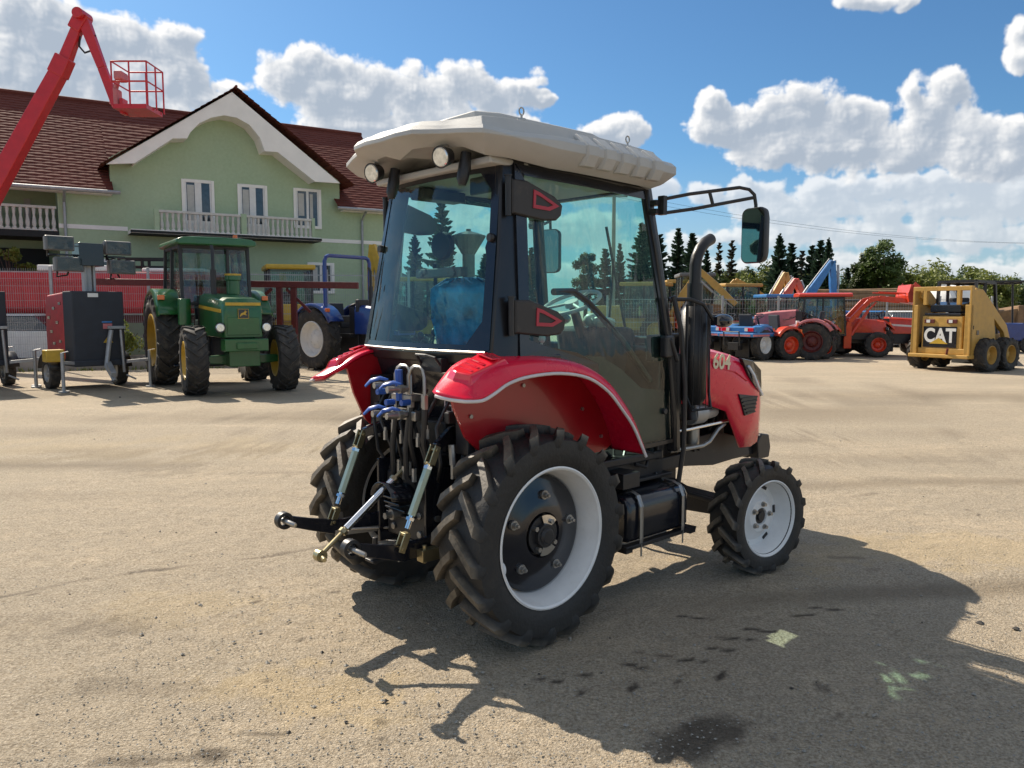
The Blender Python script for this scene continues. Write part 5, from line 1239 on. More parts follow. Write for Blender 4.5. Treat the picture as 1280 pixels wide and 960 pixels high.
# red loader tractor
p_ = gnd(1052, 446)
RL = farm_tractor('loader_tractor', 'orange-red tractor with cab and front loader, its big bucket raised', (p_.x-1.0, p_.y+.6, 0), R(-12), paint='ored', rimc='ored', roofc='ored', L=2.1, Rr=.66, wr_=.4, Rf=.52, wf_=.36, tr=.78, tf=.75, hood=(.9, 2.5, .36, .95, 1.6, 1.45), cabd=(-.9, .85, .80, 2.62), lugs=16, exh=False)
for sg in (-1, 1):
    s = MB(); y = sg*.62; P_ = [(.9, y, .9), (1.0, y, 1.45), (1.75, y, 2.32), (2.1, y, 2.42), (3.2, y, 2.30)]
    for a, b in zip(P_, P_[1:]): s.bar(a, b, .12, .18)
    s.box((.95, y, .8), (.3, .14, .9)); la = s.build('loader_arm', 'ored', RL, bevel=.02)
s = MB()
for sg in (-1, 1): s.cyl((1.1, sg*.62, .9), (1.7, sg*.62, 1.9), .06); s.cyl((1.7, sg*.62, 1.9), (2.0, sg*.62, 2.25), .035); s.cyl((2.1, sg*.5, 2.65), (3.2, sg*.5, 2.6), .03)
s.build('ram', 'ored', la)
s = MB(); s.prism([(3.15, 2.25), (4.1, 2.1), (4.35, 2.2), (3.55, 2.35), (3.35, 2.5), (3.3, 2.95), (3.2, 2.95), (3.1, 2.5)], -.95, .95)
for y in (-.95, .93): s.prism([(3.15, 2.25), (4.35, 2.18), (3.35, 3.05), (3.1, 2.6)], y, y+.02)
s.build('bucket', 'ored', RL)
s = MB(); s.bb(-.7, .7, -.7, .7, .8, 1.2); s.bb(.9, 2.4, -.5, .5, .7, 1.0); s.build('underbody', 'blackm', RL, bevel=.03)
RL.scale = (.86,)*3; RL.location = (p_.x-.55, p_.y+.6, 0)
sm('compact_tractor', 'small dark red tractor half hidden behind the pink-hooded one', 1003, 444.5, R(160), paint='dred', rimc='dred', cab='rops', **dict(small, Rr=.62, Rf=.42))
sm('compact_tractor', 'small blue tractor with roll bar behind the raised loader arms', 1040, 442, R(200), paint='bluep', rimc='white', cab='rops', **dict(small, Rr=.64, Rf=.44))
sm('compact_tractor', 'small orange tractor at the back left of the parked row beside the exhaust', 884, 443, R(25), paint='ored', rimc='white', cab='rops', **dict(small, Rr=.62, Rf=.42))
sm('compact_tractor', 'small dark green tractor far back between blue tractors and red trailer', 950, 441.5, R(165), paint='green', rimc='yel', cab='rops', **dict(small, Rr=.62, Rf=.42))
# small red/white tractor
sm('compact_tractor', 'small red and white tractor right of the raised loader bucket', 1088, 444, R(-8), paint='ored', rimc='white', cab=None, stripe='white', grille='white', **dict(small, Rr=.6, Rf=.42, hood=(.5, 2.1, .34, .8, 1.35, 1.25), lens=False))
for k, (u, v, c, lb) in enumerate(((1112, 432, 'white', 'pale car with a green tinted windscreen, far behind beside the yellow skid steer'), (1072, 432, 'bluel', 'blue car half hidden behind the raised loader arm'))):
    p_ = gnd(u, v); car('parked_car', lb, (p_.x, p_.y, 0), R(95 if k == 0 else 170), c, 1.1)
# ================================================================== SKID STEER
SK = thing('skid_steer_loader', 'ochre yellow skid steer loader seen from behind with large lettered rear door', 'skid steer', gnd(1210, 466)+V((0, 0, 0)), PI/2-R(58))
# local: +x forward, rear right corner of the frame at the origin, y left
W2 = 1.62
s = MB(); s.bb(0, .12, .0, .16, .42, 1.80); s.bb(0, .12, W2-.16, W2, .42, 1.80)
for y in (0, W2-.06):
    s.prism([(.0, .42), (1.2, .42), (1.3, .9), (1.15, 1.55), (.55, 2.2), (.0, 2.2)], y, y+.06)
s.build('side_tower', 'catyel', SK, bevel=.012)
s = MB(); s.bb(-.10, .55, -.02, W2+.02, .36, .46); s.bb(.55, 2.2, .25, W2-.25, .40, 1.0); s.bb(.05, .6, .16, W2-.16, .46, .62); s.build('body', 'catyel', SK, bevel=.02)
s = MB(); s.bb(.06, .5, .24, W2-.26, .52, 1.50); rd = s.build('rear_door', 'catyel', SK, bevel=.03)
s = MB(); s.bb(.045, .055, .38, 1.30, .64, 1.21); s.build('logo_panel', 'black', rd)
m4 = basis((.042, .84, .95), (0, -1, 0), (0, 0, 1)); text_mesh('lettering', 'CAT', .52, 'white', rd, m4, ext=.002, bold=.018, xs=.84)
s = MB(); s.prism([(1.12, .74), (.60, .74), (.86, .90)], .034, .038, 'x'); s.build('logo_triangle', 'yel', rd)
for y in (.38, 1.0):
    s = MB(); s.bb(.035, .06, y, y+.28, 1.30, 1.41); tl2 = s.build('tail_lamp', 'dred', rd, bevel=.01)
    s = MB(); s.bb(.03, .036, y+.12, y+.22, 1.315, 1.395); s.build('lens', 'white', tl2)
s = MB(); s.loft([[V((x, y, z)) for x, y in ((.05, .30), (.75, .30), (.75, 1.3), (.05, 1.3))] for z in (1.51, 1.58)]); s.loft([[V((x, y, z+.18*(x-.05)) ) for x, y in ((.15, .36), (.7, .36), (.7, 1.2), (.15, 1.2))] for z in (1.58, 1.78)]); s.build('engine_cover', 'black', SK, bevel=.02)
s = MB(); s.bb(.0, .14, -.0, W2, 2.18, 2.30); s.bb(.0, .10, .30, .40, 1.8, 2.2); s.bb(.0, .10, W2-.40, W2-.30, 1.8, 2.2); s.build('rear_bar', 'catyel', SK, bevel=.012)
for y in (.02, W2-.14):
    s = MB(); s.prism([(.2, 2.0), (.25, 2.25), (.6, 2.2), (1.9, 1.25), (2.1, .9), (2.2, .55), (2.0, .55), (1.75, 1.05), (.9, 1.65)], y, y+.12); s.build('lift_arm', 'catyel', SK, bevel=.015)
s = MB()
for y in (.3, W2-.3):
    for a, b in (((.7, 1.7), (.75, 2.45)), ((.75, 2.45), (1.7, 2.40)), ((1.7, 2.4), (1.95, 1.0)), ((1.2, 2.42), (1.2, 1.6))): s.bar((a[0], y, a[1]), (b[0], y, b[1]), .07, .07)
for x, z in ((.75, 2.45), (1.7, 2.4)): s.bar((x, .3, z), (x, W2-.3, z), .07, .07)
s.bb(.75, 1.7, .3, W2-.3, 2.42, 2.47); s.bb(.72, 1.9, .28, .32, 1.0, 1.7); s.build('cab_cage', 'blackm', SK)
s = MB(); s.bb(.9, 1.3, .55, 1.1, 1.2, 1.4); s.bb(.85, .95, .55, 1.1, 1.4, 2.0); s.build('seat', 'seat', SK, bevel=.04)
for i, x in enumerate((.66, 1.66)):
    w_ = wheel(SK, 'wheel', (x, -.10, .46), -1, .46, .34, .25, 14, .025, simple_rim(.25, .34, .02), 'catyel', 'rubberfar') if i == 0 else wheel(SK, 'wheel', (x, -.10, .46), -1, 0, 0, 0, 0, 0, None, None, src=w_)
    wheel(SK, 'wheel', (x, W2+.10-.0, .46), 1, 0, 0, 0, 0, 0, None, None, src=w_)
s = MB(); s.prism([(2.2, .1), (2.9, .06), (2.35, .3), (2.3, .8), (2.2, .8)], -.05, W2+.05); s.build('bucket', 'grey', SK)
s = MB(); s.box((.06, -.05, 1.2), (.012, .02, .1)); s.bb(.3, .42, -.012, -.002, 1.0, 1.12); s.build('decal', 'black', SK)
s = MB(); s.bar((-.02, .6, .40), (-.14, .5, .62), .05, .05); s.build('tow_latch', 'dred', SK)
# forklift at the right edge
p_ = gnd(1262, 441)
FK = thing('forklift', 'dark blue forklift with tall black mast at the right edge', 'forklift', (p_.x, p_.y+.5, 0), R(-10))
s = MB(); s.bb(-1.3, .9, -.6, .6, .45, 1.15); s.bb(-1.4, -.6, -.6, .6, .4, 1.35); s.build('body', 'bluep', FK, bevel=.06)
s = MB()
for x, y in ((-1.1, -.55), (-1.1, .55), (.55, -.55), (.55, .55)): s.tube([(x, y, 1.1), (x*.85, y*.95, 2.75)], .04, 6)
s.bb(-1.0, .55, -.58, .58, 2.72, 2.80)
for k in range(5): s.bb(-.95+k*.32, -.9+k*.32, -.55, .55, 2.66, 2.72)
s.build('overhead_guard', 'blackm', FK, bevel=.01)
s = MB()
for y in (-.35, .35): s.bb(.98, 1.14, y-.06, y+.06, .15, 2.95); s.bb(1.14, 1.22, y-.04, y+.1, .2, 2.7)
for z in (.5, 1.6, 2.9): s.bb(1.0, 1.1, -.35, .35, z, z+.1)
mt_ = s.build('mast', 'blackm', FK, bevel=.01)
s = MB()
for y in (-.3, .3): s.bb(1.22, 2.3, y-.06, y+.06, .12, .17); s.bb(1.22, 1.27, y-.06, y+.06, .12, .8)
s.build('fork', 'grey', mt_)
for x in (-.8, .7):
    for sg in (-1, 1): wheel(FK, 'wheel', (x, sg*.55, .32), sg, .32, .22, .18, 14, .01, simple_rim(.18, .22), 'white', 'rubberfar')
s = MB(); s.bb(-.6, -.1, -.25, .25, 1.15, 1.35); s.bb(-.65, -.55, -.25, .25, 1.35, 1.85); s.build('seat', 'seat', FK, bevel=.03)
# white tank behind
p_ = gnd(1188, 432)
WT = thing('water_tank', 'pale rounded tank standing behind the yellow skid steer', 'tank', (p_.x, p_.y, 0), R(20))
s = MB(); s.lathe([(-1.0, 0), (-1.0, .5), (-.9, .75), (0, .82), (.9, .75), (1.0, .5), (1.0, 0)], 28, c=(0, 0, 2.0), ax='x'); s.build('shell', 'offw', WT, smooth=50)
s = MB()
for x in (-.6, .6): s.bb(x-.08, x+.08, -.6, .6, 0, 1.4); s.lathe([(x-.04, .80), (x-.04, .84), (x+.04, .84), (x+.04, .80)], 28, c=(0, 0, 2.0), ax='x')
s.build('cradle', 'lgrey', WT)
# yellow machines in the second row
backhoe('backhoe_loader', 'old yellow backhoe with raised bent arm behind the blue tractors', (at(925, 400, 41).x, 41, 0), R(15), 'catyel', arm=[(1.6, 0, 1.6), (2.6, 0, 3.6), (3.0, .0, 1.8)], zt=3.0)
backhoe('backhoe_loader', 'yellow machine with a cab at the far left of the second row', (at(905, 400, 44).x-2.5, 44, 0), R(175), 'catyel', arm=[(-1.6, 0, 1.4), (-3.0, 0, 3.3), (-4.6, .0, 2.4)], zt=3.3)
EXY = backhoe('backhoe_loader', 'yellow excavator with a low long arm seen through the door glass', (at(800, 400, 36).x, 36, 0), R(160), 'catyel', arm=[(-1.4, 0, 1.4), (-2.6, 0, 3.4), (-4.2, .0, 1.9)], zt=2.9)
p_ = at(1045, 400, 38)
EXB = backhoe('excavator', 'machine with a light blue bent boom rising behind the loader tractor', (p_.x-2.4, 38, 0), R(5), 'bluel', arm=[(.4, 0, 1.3), (2.2, 0, 4.0), (2.35, 0, 1.7)], cat='excavator', zt=2.4)
# low red flat trailer
p_ = at(930, 400, 36)
FT = thing('flat_trailer', 'low red flatbed trailer standing behind the blue tractors', 'trailer', (p_.x, 36.2, 0), R(4))
s = MB(); s.bb(-3.4, 3.2, -1.1, 1.1, .85, 1.15); s.bb(-3.4, -3.3, -1.1, 1.1, 1.15, 1.6); s.bb(2.0, 3.2, -1.0, 1.0, 1.15, 1.3); s.build('deck', 'ored', FT, bevel=.02)
for x in (-2.2, -1.2, 2.2):
    for sg in (-1, 1): wheel(FT, 'wheel', (x, sg*.9, .42), sg, .42, .25, .24, 16, .02, simple_rim(.24, .25), 'grey', 'rubberfar')
s = MB(); s.prism([(-2.6, 1.15), (-1.1, 1.15), (-1.3, 1.9), (-2.4, 2.0)], -.8, .8); s.build('covered_load', 'wood', FT, bevel=.06)
p_ = at(868, 400, 37)
GC = backhoe('loader', 'grey machine cab with dark windows behind the exhaust pipe', (p_.x, 37, 0), R(-95), 'grey', cat='loader', zt=3.35, glassy='glassb')
p_ = at(985, 400, 40)
RA = backhoe('loader', 'small red machine with upright arm in the second row', (p_.x, 40, 0), R(20), 'ored', arm=[(-.6, 0, 1.8), (.4, 0, 3.2), (.9, 0, 2.2)], cat='loader', zt=2.1)
# timber stack, built log by log
TS = thing('log_stack', 'heap of brown logs and planks between the blue boom and the trees', 'logs', (at(1078, 400, 46).x, 46, 0), R(6))
s = MB()
for r_ in range(8):
    for k in range(11-r_):
        y = -1.8+k*.38+r_*.19; s.cyl((-3.4+random.uniform(-.3, .3), y, .2+r_*.35), (3.2+random.uniform(-.3, .3), y+random.uniform(-.1, .1), .2+r_*.35+random.uniform(-.05, .25)), random.uniform(.15, .2), n=8)
s.build('logs', 'wood', TS, smooth=40)
# small shed-like rubble wall far behind
s = MB()
for k in range(46):
    x = 6+k*.62; s.box((x, 50+math.sin(k)*.5, .7+.35*math.sin(k*1.7)), (.9+random.random()*.5, 1.4, 1.5+random.random()*1.2), rot=(random.uniform(-.2, .2), random.uniform(-.3, .3), random.uniform(0, 3)))
tag(s.build('rubble_bank', 'wood', None, bevel=.1), 'long low bank of brown scrap and rubble behind the second row of machines', 'rubble', kind='stuff')
# ================================================================== VEGETATION
def leafmat(name, c0, c1):
    m, nt, b = new_mat(name); co = nt.nodes.new('ShaderNodeTexCoord').outputs['Object']
    f = ramp(nt, noise(nt, co, 1.3, 5, .6), .35, .65); g = ramp(nt, noise(nt, co, 9, 2), .3, .7)
    c = mixc(nt, f, c0, c1); c = mixc(nt, mixc(nt, .5, (0, 0, 0), g), c, tuple(x*1.5 for x in c1))
    nt.links.new(c, b.inputs['Base Color']); b.inputs['Roughness'].default_value = .55; b.inputs['Specular IOR Level'].default_value = .3
    out = nt.nodes['Material Output']; tr = nd(nt, 'ShaderNodeBsdfTranslucent'); nt.links.new(c, tr.inputs[0])
    mx = nt.nodes.new('ShaderNodeMixShader'); mx.inputs[0].default_value = .3; nt.links.new(b.outputs[0], mx.inputs[1]); nt.links.new(tr.outputs[0], mx.inputs[2]); nt.links.new(mx.outputs[0], out.inputs[0])
    return m
M['needle'] = leafmat('dark_needles', (.018, .038, .024), (.035, .065, .036))
M['needleb'] = leafmat('brown_needles', (.035, .036, .024), (.06, .058, .035))
M['leaf'] = leafmat('green_leaves', (.035, .065, .014), (.085, .125, .025))
M['leafy'] = leafmat('yellow_green_leaves', (.07, .10, .015), (.16, .18, .03))
M['leafd'] = leafmat('dark_leaves', (.025, .045, .012), (.055, .08, .02))
def conifer(h, rad, dens, mat, name='conifer', seed=0):
    rn = random.Random(seed)
    s = MB(); s.tube([(0, 0, 0), (.02, .01, h*.5), (0, 0, h)], [h*.022, h*.013, .01], 7); tk_ = s
    f = MB(); bm = f.bm; lv = int(h*6.5*dens)
    for i in range(lv):
        t = (i+rn.random()*.6)/lv; z = h*(.10+.90*t); rl = rad*(1-t)**.8*rn.uniform(.62, 1.15)+.06
        nb = 6 if t < .8 else 5; a0 = rn.random()*6
        for k in range(nb):
            a = a0+2*PI*k/nb+rn.uniform(-.25, .25); L = rl*rn.uniform(.5, 1.1); z0 = z; z = z0+rn.uniform(-.16, .16); dr = L*(.28-.45*t)
            d = V((math.cos(a), math.sin(a), 0)); sd = V((-d.y, d.x, 0)); m = max(4, int(L*9))
            for j in range(m):
                q = (j+.5)/m; p_ = d*(L*q)+V((0, 0, z-dr*q*q+.18*L*q*q*q)); w_ = (.10+.42*L*(1-q)*.55)
                for e in (-1, 1):
                    w2 = w_*rn.uniform(.6, 1.2); tip = p_+sd*e*w2+d*w2*.55+V((0, 0, -.10*w2+rn.uniform(-.05, .05)))
                    v = [bm.verts.new(x) for x in (p_-d*.05, p_+d*.09+V((0, 0, .03)), tip)]; bm.faces.new(v)
                v = [bm.verts.new(x) for x in (p_-d*.1, p_+d*.18, p_+V((0, 0, -.16-.16*rn.random())))]; bm.faces.new(v)
            z = z0
    t = thing('conifer', None, 'tree'); tk_.build('trunk', 'bark', t, smooth=60)
    me = bpy.data.meshes.new('crown'); bm.to_mesh(me); bm.free(); me.materials.append(M[mat]); o = bpy.data.objects.new('crown', me); COL.objects.link(o); o.parent = t
    return t
def leafy(name, h, rx, rz_, zc, n, mat, seed=0, leaf=.13, clumps=26, trunk=True, cat='tree', yr=1):
    rn = random.Random(seed); t = thing(name, None, cat)
    s = MB(); s.tube([(0, 0, 0), (.05, 0, zc*.5), (0, .05, zc)], [h*.028, h*.022, h*.012], 8)
    for k in range(6):
        a = k*1.05+rn.random(); s.tube([(0, 0, zc*(.45+.08*k)), (rx*.3*math.cos(a), rx*.3*math.sin(a), zc*(.7+.05*k)), (rx*.7*math.cos(a), rx*.7*math.sin(a), zc+rz_*.3)], [h*.012, h*.008, .01], 6)
    s.build('trunk', 'bark', t, smooth=60)
    bm = bmesh.new(); cl = []
    for k in range(clumps):
        while True:
            p_ = V((rn.uniform(-1, 1), rn.uniform(-1, 1), rn.uniform(-1, 1)))
            if .25 < p_.length < 1: break
        cl.append((V((p_.x*rx*.78, p_.y*rx*yr*.78, zc+p_.z*rz_*.8)), rn.uniform(.22, .42)*min(rx, rz_)))
    for i in range(n):
        c, r_ = cl[rn.randrange(clumps)]
        d = V((rn.gauss(0, 1), rn.gauss(0, 1), rn.gauss(0, 1))).normalized(); p_ = c+d*r_*(rn.random()**.4)*rn.uniform(.8, 1.2)
        u = V((rn.gauss(0, 1), rn.gauss(0, 1), rn.gauss(0, 1))).normalized(); w_ = u.orthogonal().normalized(); l = leaf*rn.uniform(.6, 1.3)
        v = [bm.verts.new(x) for x in (p_-u*l, p_+w_*l*.5, p_+u*l, p_-w_*l*.5)]; bm.faces.new(v)
    me = bpy.data.meshes.new('crown'); bm.to_mesh(me); bm.free(); me.materials.append(M[mat]); o = bpy.data.objects.new('crown', me); COL.objects.link(o); o.parent = t
    return t
CV = [conifer(8, 2.0, 1.0, 'needle', seed=3), conifer(8, 1.7, .9, 'needle', seed=11), conifer(8, .9, .45, 'needleb', seed=5), conifer(8, 2.3, 1.1, 'needle', seed=21)]
used = set()
def put(src, u, vtop, Y, label, group, hz=8, wid=1, rz=0):
    top = at(u, vtop, Y)
    o = src if src.name not in used else copy_tree(src)
    used.add(src.name); used.add(o.name)
    o.location = (top.x, Y, 0); k = top.z/hz; wid *= (1.25, .8, 1.0, 1.15, .9)[i % 5]; o.scale = (k*wid, k*wid*1.1, k); o.rotation_euler = (0, 0, rz); o['label'] = label; o['category'] = 'tree'
    if group: o['group'] = group
    return o
CL = [ # u, vtop, Y, variant, width, label
 (552, 252, 46, 1, .9, 'tall thin spruce seen through the rear cab glass, left of the hopper tower'),
 (518, 292, 52, 3, .9, 'spruce seen low through the left of the rear cab glass'),
 (480, 300, 50, 1, 1, 'spruce behind the left edge of the red tractor cab'),
 (606, 318, 58, 0, 1, 'spruce seen right of the hopper tower through the cab glass'),
 (664, 310, 54, 0, 1, 'spruce seen through the narrow gap by the cab door hinge'),
 (757, 310, 60, 1, .9, 'small spruce just left of the pole seen through the door glass'),
 (775, 305, 62, 0, .8, 'small spruce just right of the pole seen through the door glass'),
 (803, 280, 58, 0, 1.1, 'tallest spruce seen through the door glass'),
 (824, 292, 60, 1, 1, 'spruce seen through the front edge of the door glass'),
 (848, 284, 56, 1, 1, 'spruce between the cab and the curved exhaust pipe, left one'),
 (866, 292, 55, 0, .9, 'spruce directly behind the curved exhaust pipe'),
 (884, 312, 57, 1, 1, 'lower spruce just right of the exhaust pipe'),
 (899, 303, 60, 2, 1, 'thin bare conifer between the exhaust pipe and the mirror, left one'),
 (915, 300, 60, 2, .9, 'thin bare conifer below the left edge of the mirror'),
 (975, 293, 55, 3, 1, 'full dark spruce just right of the mirror'),
 (990, 303, 57, 1, .9, 'dark spruce second to the right of the mirror'),
 (1003, 313, 59, 2, 1.5, 'sparse spruce in the gap between the dark ones at right'),
 (1015, 306, 56, 1, 1, 'dark spruce left of the blue boom'),
 (1026, 301, 55, 0, .9, 'dark spruce directly left of the blue boom tip'),
 (1036, 298, 54, 3, .8, 'dark spruce directly behind the blue boom tip'),
 (1060, 335, 60, 0, .7, 'small far spruce right of the blue boom')]
for i, (u, v, Y, k, w_, lb) in enumerate(CL): put(CV[k], u, v, Y, lb, 'spruces behind the yard', wid=w_, rz=i*1.3)
def putl(t, u, vtop, Y, h, label, group=None, cat='tree'):
    top = at(u, vtop, Y); k = top.z/h; t.location = (top.x, Y, 0); t.scale = (k, k, k); t['label'] = label; t['category'] = cat
    if group: t['group'] = group
    used.add(t.name); return t
putl(leafy('leafy_tree', 8, 1.8, 2.9, 5.2, 7000, 'leaf', 4, .16, 34), 1107, 291, 56, 8.1, 'tall green broadleaf tree standing above the raised bucket')
putl(leafy('leafy_tree', 7, 1.5, 2.0, 4.6, 4000, 'leafd', 14, .16, 20), 1086, 307, 57, 6.8, 'lower dark shoulder tree left of the tall broadleaf tree')
putl(leafy('poplar', 8, 1.25, 2.9, 5.1, 5500, 'leafd', 8, .14, 24), 732, 302, 58, 8.1, 'rounded columnar poplar seen through the door glass')
bs = [(872, 338, 'leafd'), (893, 342, 'leafy'), (910, 335, 'leafd'), (968, 338, 'leafd'), (985, 332, 'leafy'), (1008, 334, 'leafd'), (1030, 338, 'leaf'), (1065, 340, 'leafd'), (1128, 341, 'leaf'), (1150, 332, 'leafy'), (1182, 327, 'leafy'), (1210, 335, 'leaf'), (1234, 340, 'leafy'), (1258, 342, 'leaf'), (1284, 344, 'leafy'), (940, 330, 'leafy'), (955, 326, 'leafd'), (925, 342, 'leafd')]
nm_ = {872: 'low dark bush behind the exhaust pipe', 893: 'yellowish bush just right of the exhaust tip', 910: 'dark bush left of the mirror under the bare conifers', 968: 'dark undergrowth below the full spruce right of the mirror', 985: 'yellowish bush between the dark spruces right of the mirror', 1008: 'dark undergrowth left of the red cab roof', 1030: 'green bush behind the blue boom', 1065: 'low dark bush right of the blue boom', 1128: 'green bush under the right side of the tall tree', 1150: 'light green bush above the tip of the bucket', 1182: 'largest light green bush, above the yellow skid steer', 1210: 'green bush right of the largest light one', 1234: 'light bush left of the forklift cab', 1258: 'green bush above the forklift cage', 1284: 'bush behind the forklift mast', 940: 'yellowish bush under the mirror', 955: 'dark bush just right of the mirror bottom', 925: 'low dark bush behind the yellow backhoe'}
for i, (u, v, m_) in enumerate(bs):
    putl(leafy('bush_tree', 4, 2.3, 1.9, 2.5, 3600, m_, 30+i, .15, 22), u, v, 58+(i % 3)*3, 4.3, nm_[u], 'bushes on the right skyline')
# shrubs by the house fence
def shrub(u, v, Y, r, lb, mat='leafy', n=900, sd=1):
    p_ = at(u, v, Y); t = leafy('shrub', 1.5, r, r*.8, max(r, p_.z), n, mat, sd, .07, 12, cat='shrub'); t.location = (p_.x, Y, 0); t['label'] = lb; t['category'] = 'shrub'
    return t
shrub(150, 425, 22.3, .75, 'yellow green shrub behind the fence right of the lighting tower', sd=2); shrub(10, 318, 26.2, .42, 'tall yellowish bush by the stair at the left edge', sd=3, n=420); shrub(35, 335, 26.6, .4, 'small yellowish bush beside the house stair', sd=5)
shrub(300, 425, 23.8, .6, 'small bush behind the fence beside the green tractor', sd=6, mat='leaf')
# grass tufts along kerb
s = MB(); rn = random.Random(9)
for k in range(900):
    q = rn.random(); p_ = V((-17.5, 20.1, 0)).lerp(V((-3.2, 24.1, 0)), q)+V((rn.uniform(-.3, .3), rn.gauss(0, .12), 0)); a = rn.random()*6; h_ = rn.uniform(.04, .16)
    s.face([p_+V((.012*math.cos(a), .012*math.sin(a), 0)), p_-V((.012*math.cos(a), .012*math.sin(a), 0)), p_+V((rn.uniform(-.05, .05), rn.uniform(-.05, .05), h_))])
tag(s.build('grass', 'leafy', None), 'thin dry grass growing along the foot of the kerb', 'grass', kind='stuff')

# ---- hopper tower, pole, wires
p_ = at(586, 380, 46)
HT = thing('hopper_tower', 'grey funnel shaped hopper on a column seen through the rear cab glass', 'silo', (p_.x, 46, 0))
zt = at(586, 289, 46).z; zc_ = at(586, 318, 46).z
s = MB(); s.lathe([(0, .36), (zc_, .36), (zc_+.02, .40)], 20, ax='z'); s.build('column', 'grey', HT, smooth=40)
s = MB(); s.lathe([(zc_, .38), (zt-.35, .98), (zt-.25, 1.0), (zt-.1, .55), (zt, .15), (zt, 0)], 8, ax='z'); s.build('funnel', 'grey', HT)
s = MB(); s.cyl((0, 0, zt-.1), (0, 0, zt+.12), .14); s.build('cap', 'grey', HT)
p_ = at(766, 380, 42); zt = at(766, 238, 42).z
UP = thing('utility_pole', 'tall grey pole seen through the door glass', 'pole', (p_.x, 42, 0))
s = MB(); s.cyl((0, 0, 0), (0, 0, zt), .13, .09, n=12); s.build('pole', 'concrete', UP, smooth=40)
s = MB(); s.bar((-.7, 0, zt-.3), (.7, 0, zt-.3), .1, .1); s.build('cross_arm', 'lgrey', UP)
p2 = at(1420, 380, 60)
s = MB(); s.cyl((0, 0, 0), (0, 0, 7), .13, .09, n=12); 
UP2 = s.build('utility_pole', 'concrete'); UP2.location = (p2.x, 60, 0); tag(UP2, 'far pole carrying the wires beyond the right edge', 'pole')
for k, (dx, dz) in enumerate(((-.6, -.2), (.6, -.2))):
    a = V((p_.x+dx, 42, zt+dz)); b = V((p2.x+dx, 60, 6.9)); s = MB()
    s.tube([a.lerp(b, q/20)-V((0, 0, 1.1*4*(q/20)*(1-q/20))) for q in range(21)], .008, 4); tag(s.build('power_line', 'black'), ['upper', 'lower'][k]+' thin cable sagging across the sky to the right of the cab', 'cable')

# ================================================================== GROUND
def axis(lo, hi, f0, f1, fine, far):
    a = list(np.arange(f0, f1, fine)); st_ = fine; x = f1
    while x < hi: a.append(x); st_ *= 1.18; x += min(st_, 30)
    a.append(hi); st_ = fine; x = f0
    pre = []
    while x > lo: st_ *= 1.18; x -= min(st_, 30); pre.append(max(x, lo))
    return np.array(pre[::-1]+a)
gx = axis(-600, 600, -3.2, 4.6, .028, 30); gy = axis(-300, 900, 2.1, 7.2, .028, 30)
XX, YY = np.meshgrid(gx, gy); nx_, ny_ = len(gx), len(gy)
rng = np.random.RandomState(3)
def vnoise(x, y, s_, seed):
    g = np.random.RandomState(seed).rand(256, 256); x = x/s_; y = y/s_; xi = np.floor(x).astype(int); yi = np.floor(y).astype(int); fx_ = x-xi; fy_ = y-yi
    fx_ = fx_*fx_*(3-2*fx_); fy_ = fy_*fy_*(3-2*fy_); G = lambda a, b: g[a % 256, b % 256]
    return (G(xi, yi)*(1-fx_)+G(xi+1, yi)*fx_)*(1-fy_)+(G(xi, yi+1)*(1-fx_)+G(xi+1, yi+1)*fx_)*fy_
near = np.exp(-((XX/14)**2+((YY-6)/14)**2))
ZZ = (.020*(vnoise(XX, YY, 1.3, 1)-.5) + .012*(vnoise(XX, YY, .4, 2)-.5) + .011*(vnoise(XX, YY, .15, 4)-.5) + .010*(vnoise(XX, YY, .07, 5)-.5))*near
# stains (attribute "stain": oil and wet tread prints; "sand": yellow sandy patches)
ST = np.zeros_like(XX); SA = np.zeros_like(XX)
def blob(A, u, v, rx, ry, k, rz=0, nz=.35):
    p_ = gnd(u, v); c_, s_ = math.cos(rz), math.sin(rz); dx, dy = XX-p_.x, YY-p_.y; a = (dx*c_+dy*s_)/rx; b = (-dx*s_+dy*c_)/ry
    d = np.sqrt(a*a+b*b)+nz*(vnoise(XX, YY, .09, 9)-.5)*2+nz*(vnoise(XX, YY, .5, 19)-.5)*min(2, rx)*2.2+nz*.6*(vnoise(XX, YY, .035, 12)-.5)*2; np.maximum(A, k*np.clip((1.15-d)/.5, 0, 1), out=A)
blob(ST, 880, 915, .20, .13, .75, .5); blob(ST, 260, 943, .08, .05, .75); blob(ST, 190, 950, .22, .05, .5, .1); blob(ST, 330, 918, .07, .025, .6); blob(ST, 300, 916, .04, .02, .5); blob(ST, 855, 940, .12, .06, .6, .3)
blob(SA, 400, 870, .45, .22, .9, -.3, .6); blob(SA, 250, 760, .5, .25, .5, 0, .6); blob(SA, 1180, 690, 1.2, .35, .7, .1, .6); blob(SA, 150, 560, 3, .5, .5, 0, .6)
ang = math.atan2(fw.y, fw.x)
for (u, v) in ((690, 850), (740, 845), (795, 832), (815, 816), (865, 825), (895, 812), (920, 800), (868, 772), (955, 790), (1000, 770), (1035, 762)):
    blob(ST, u, v, .105, .014, .95, random.uniform(-.35, -.15), .55)
for (u, v) in ((729, 863), (790, 860), (848, 850), (903, 842)): blob(ST, u, v, .065, .017, .9, 1.0, .55)
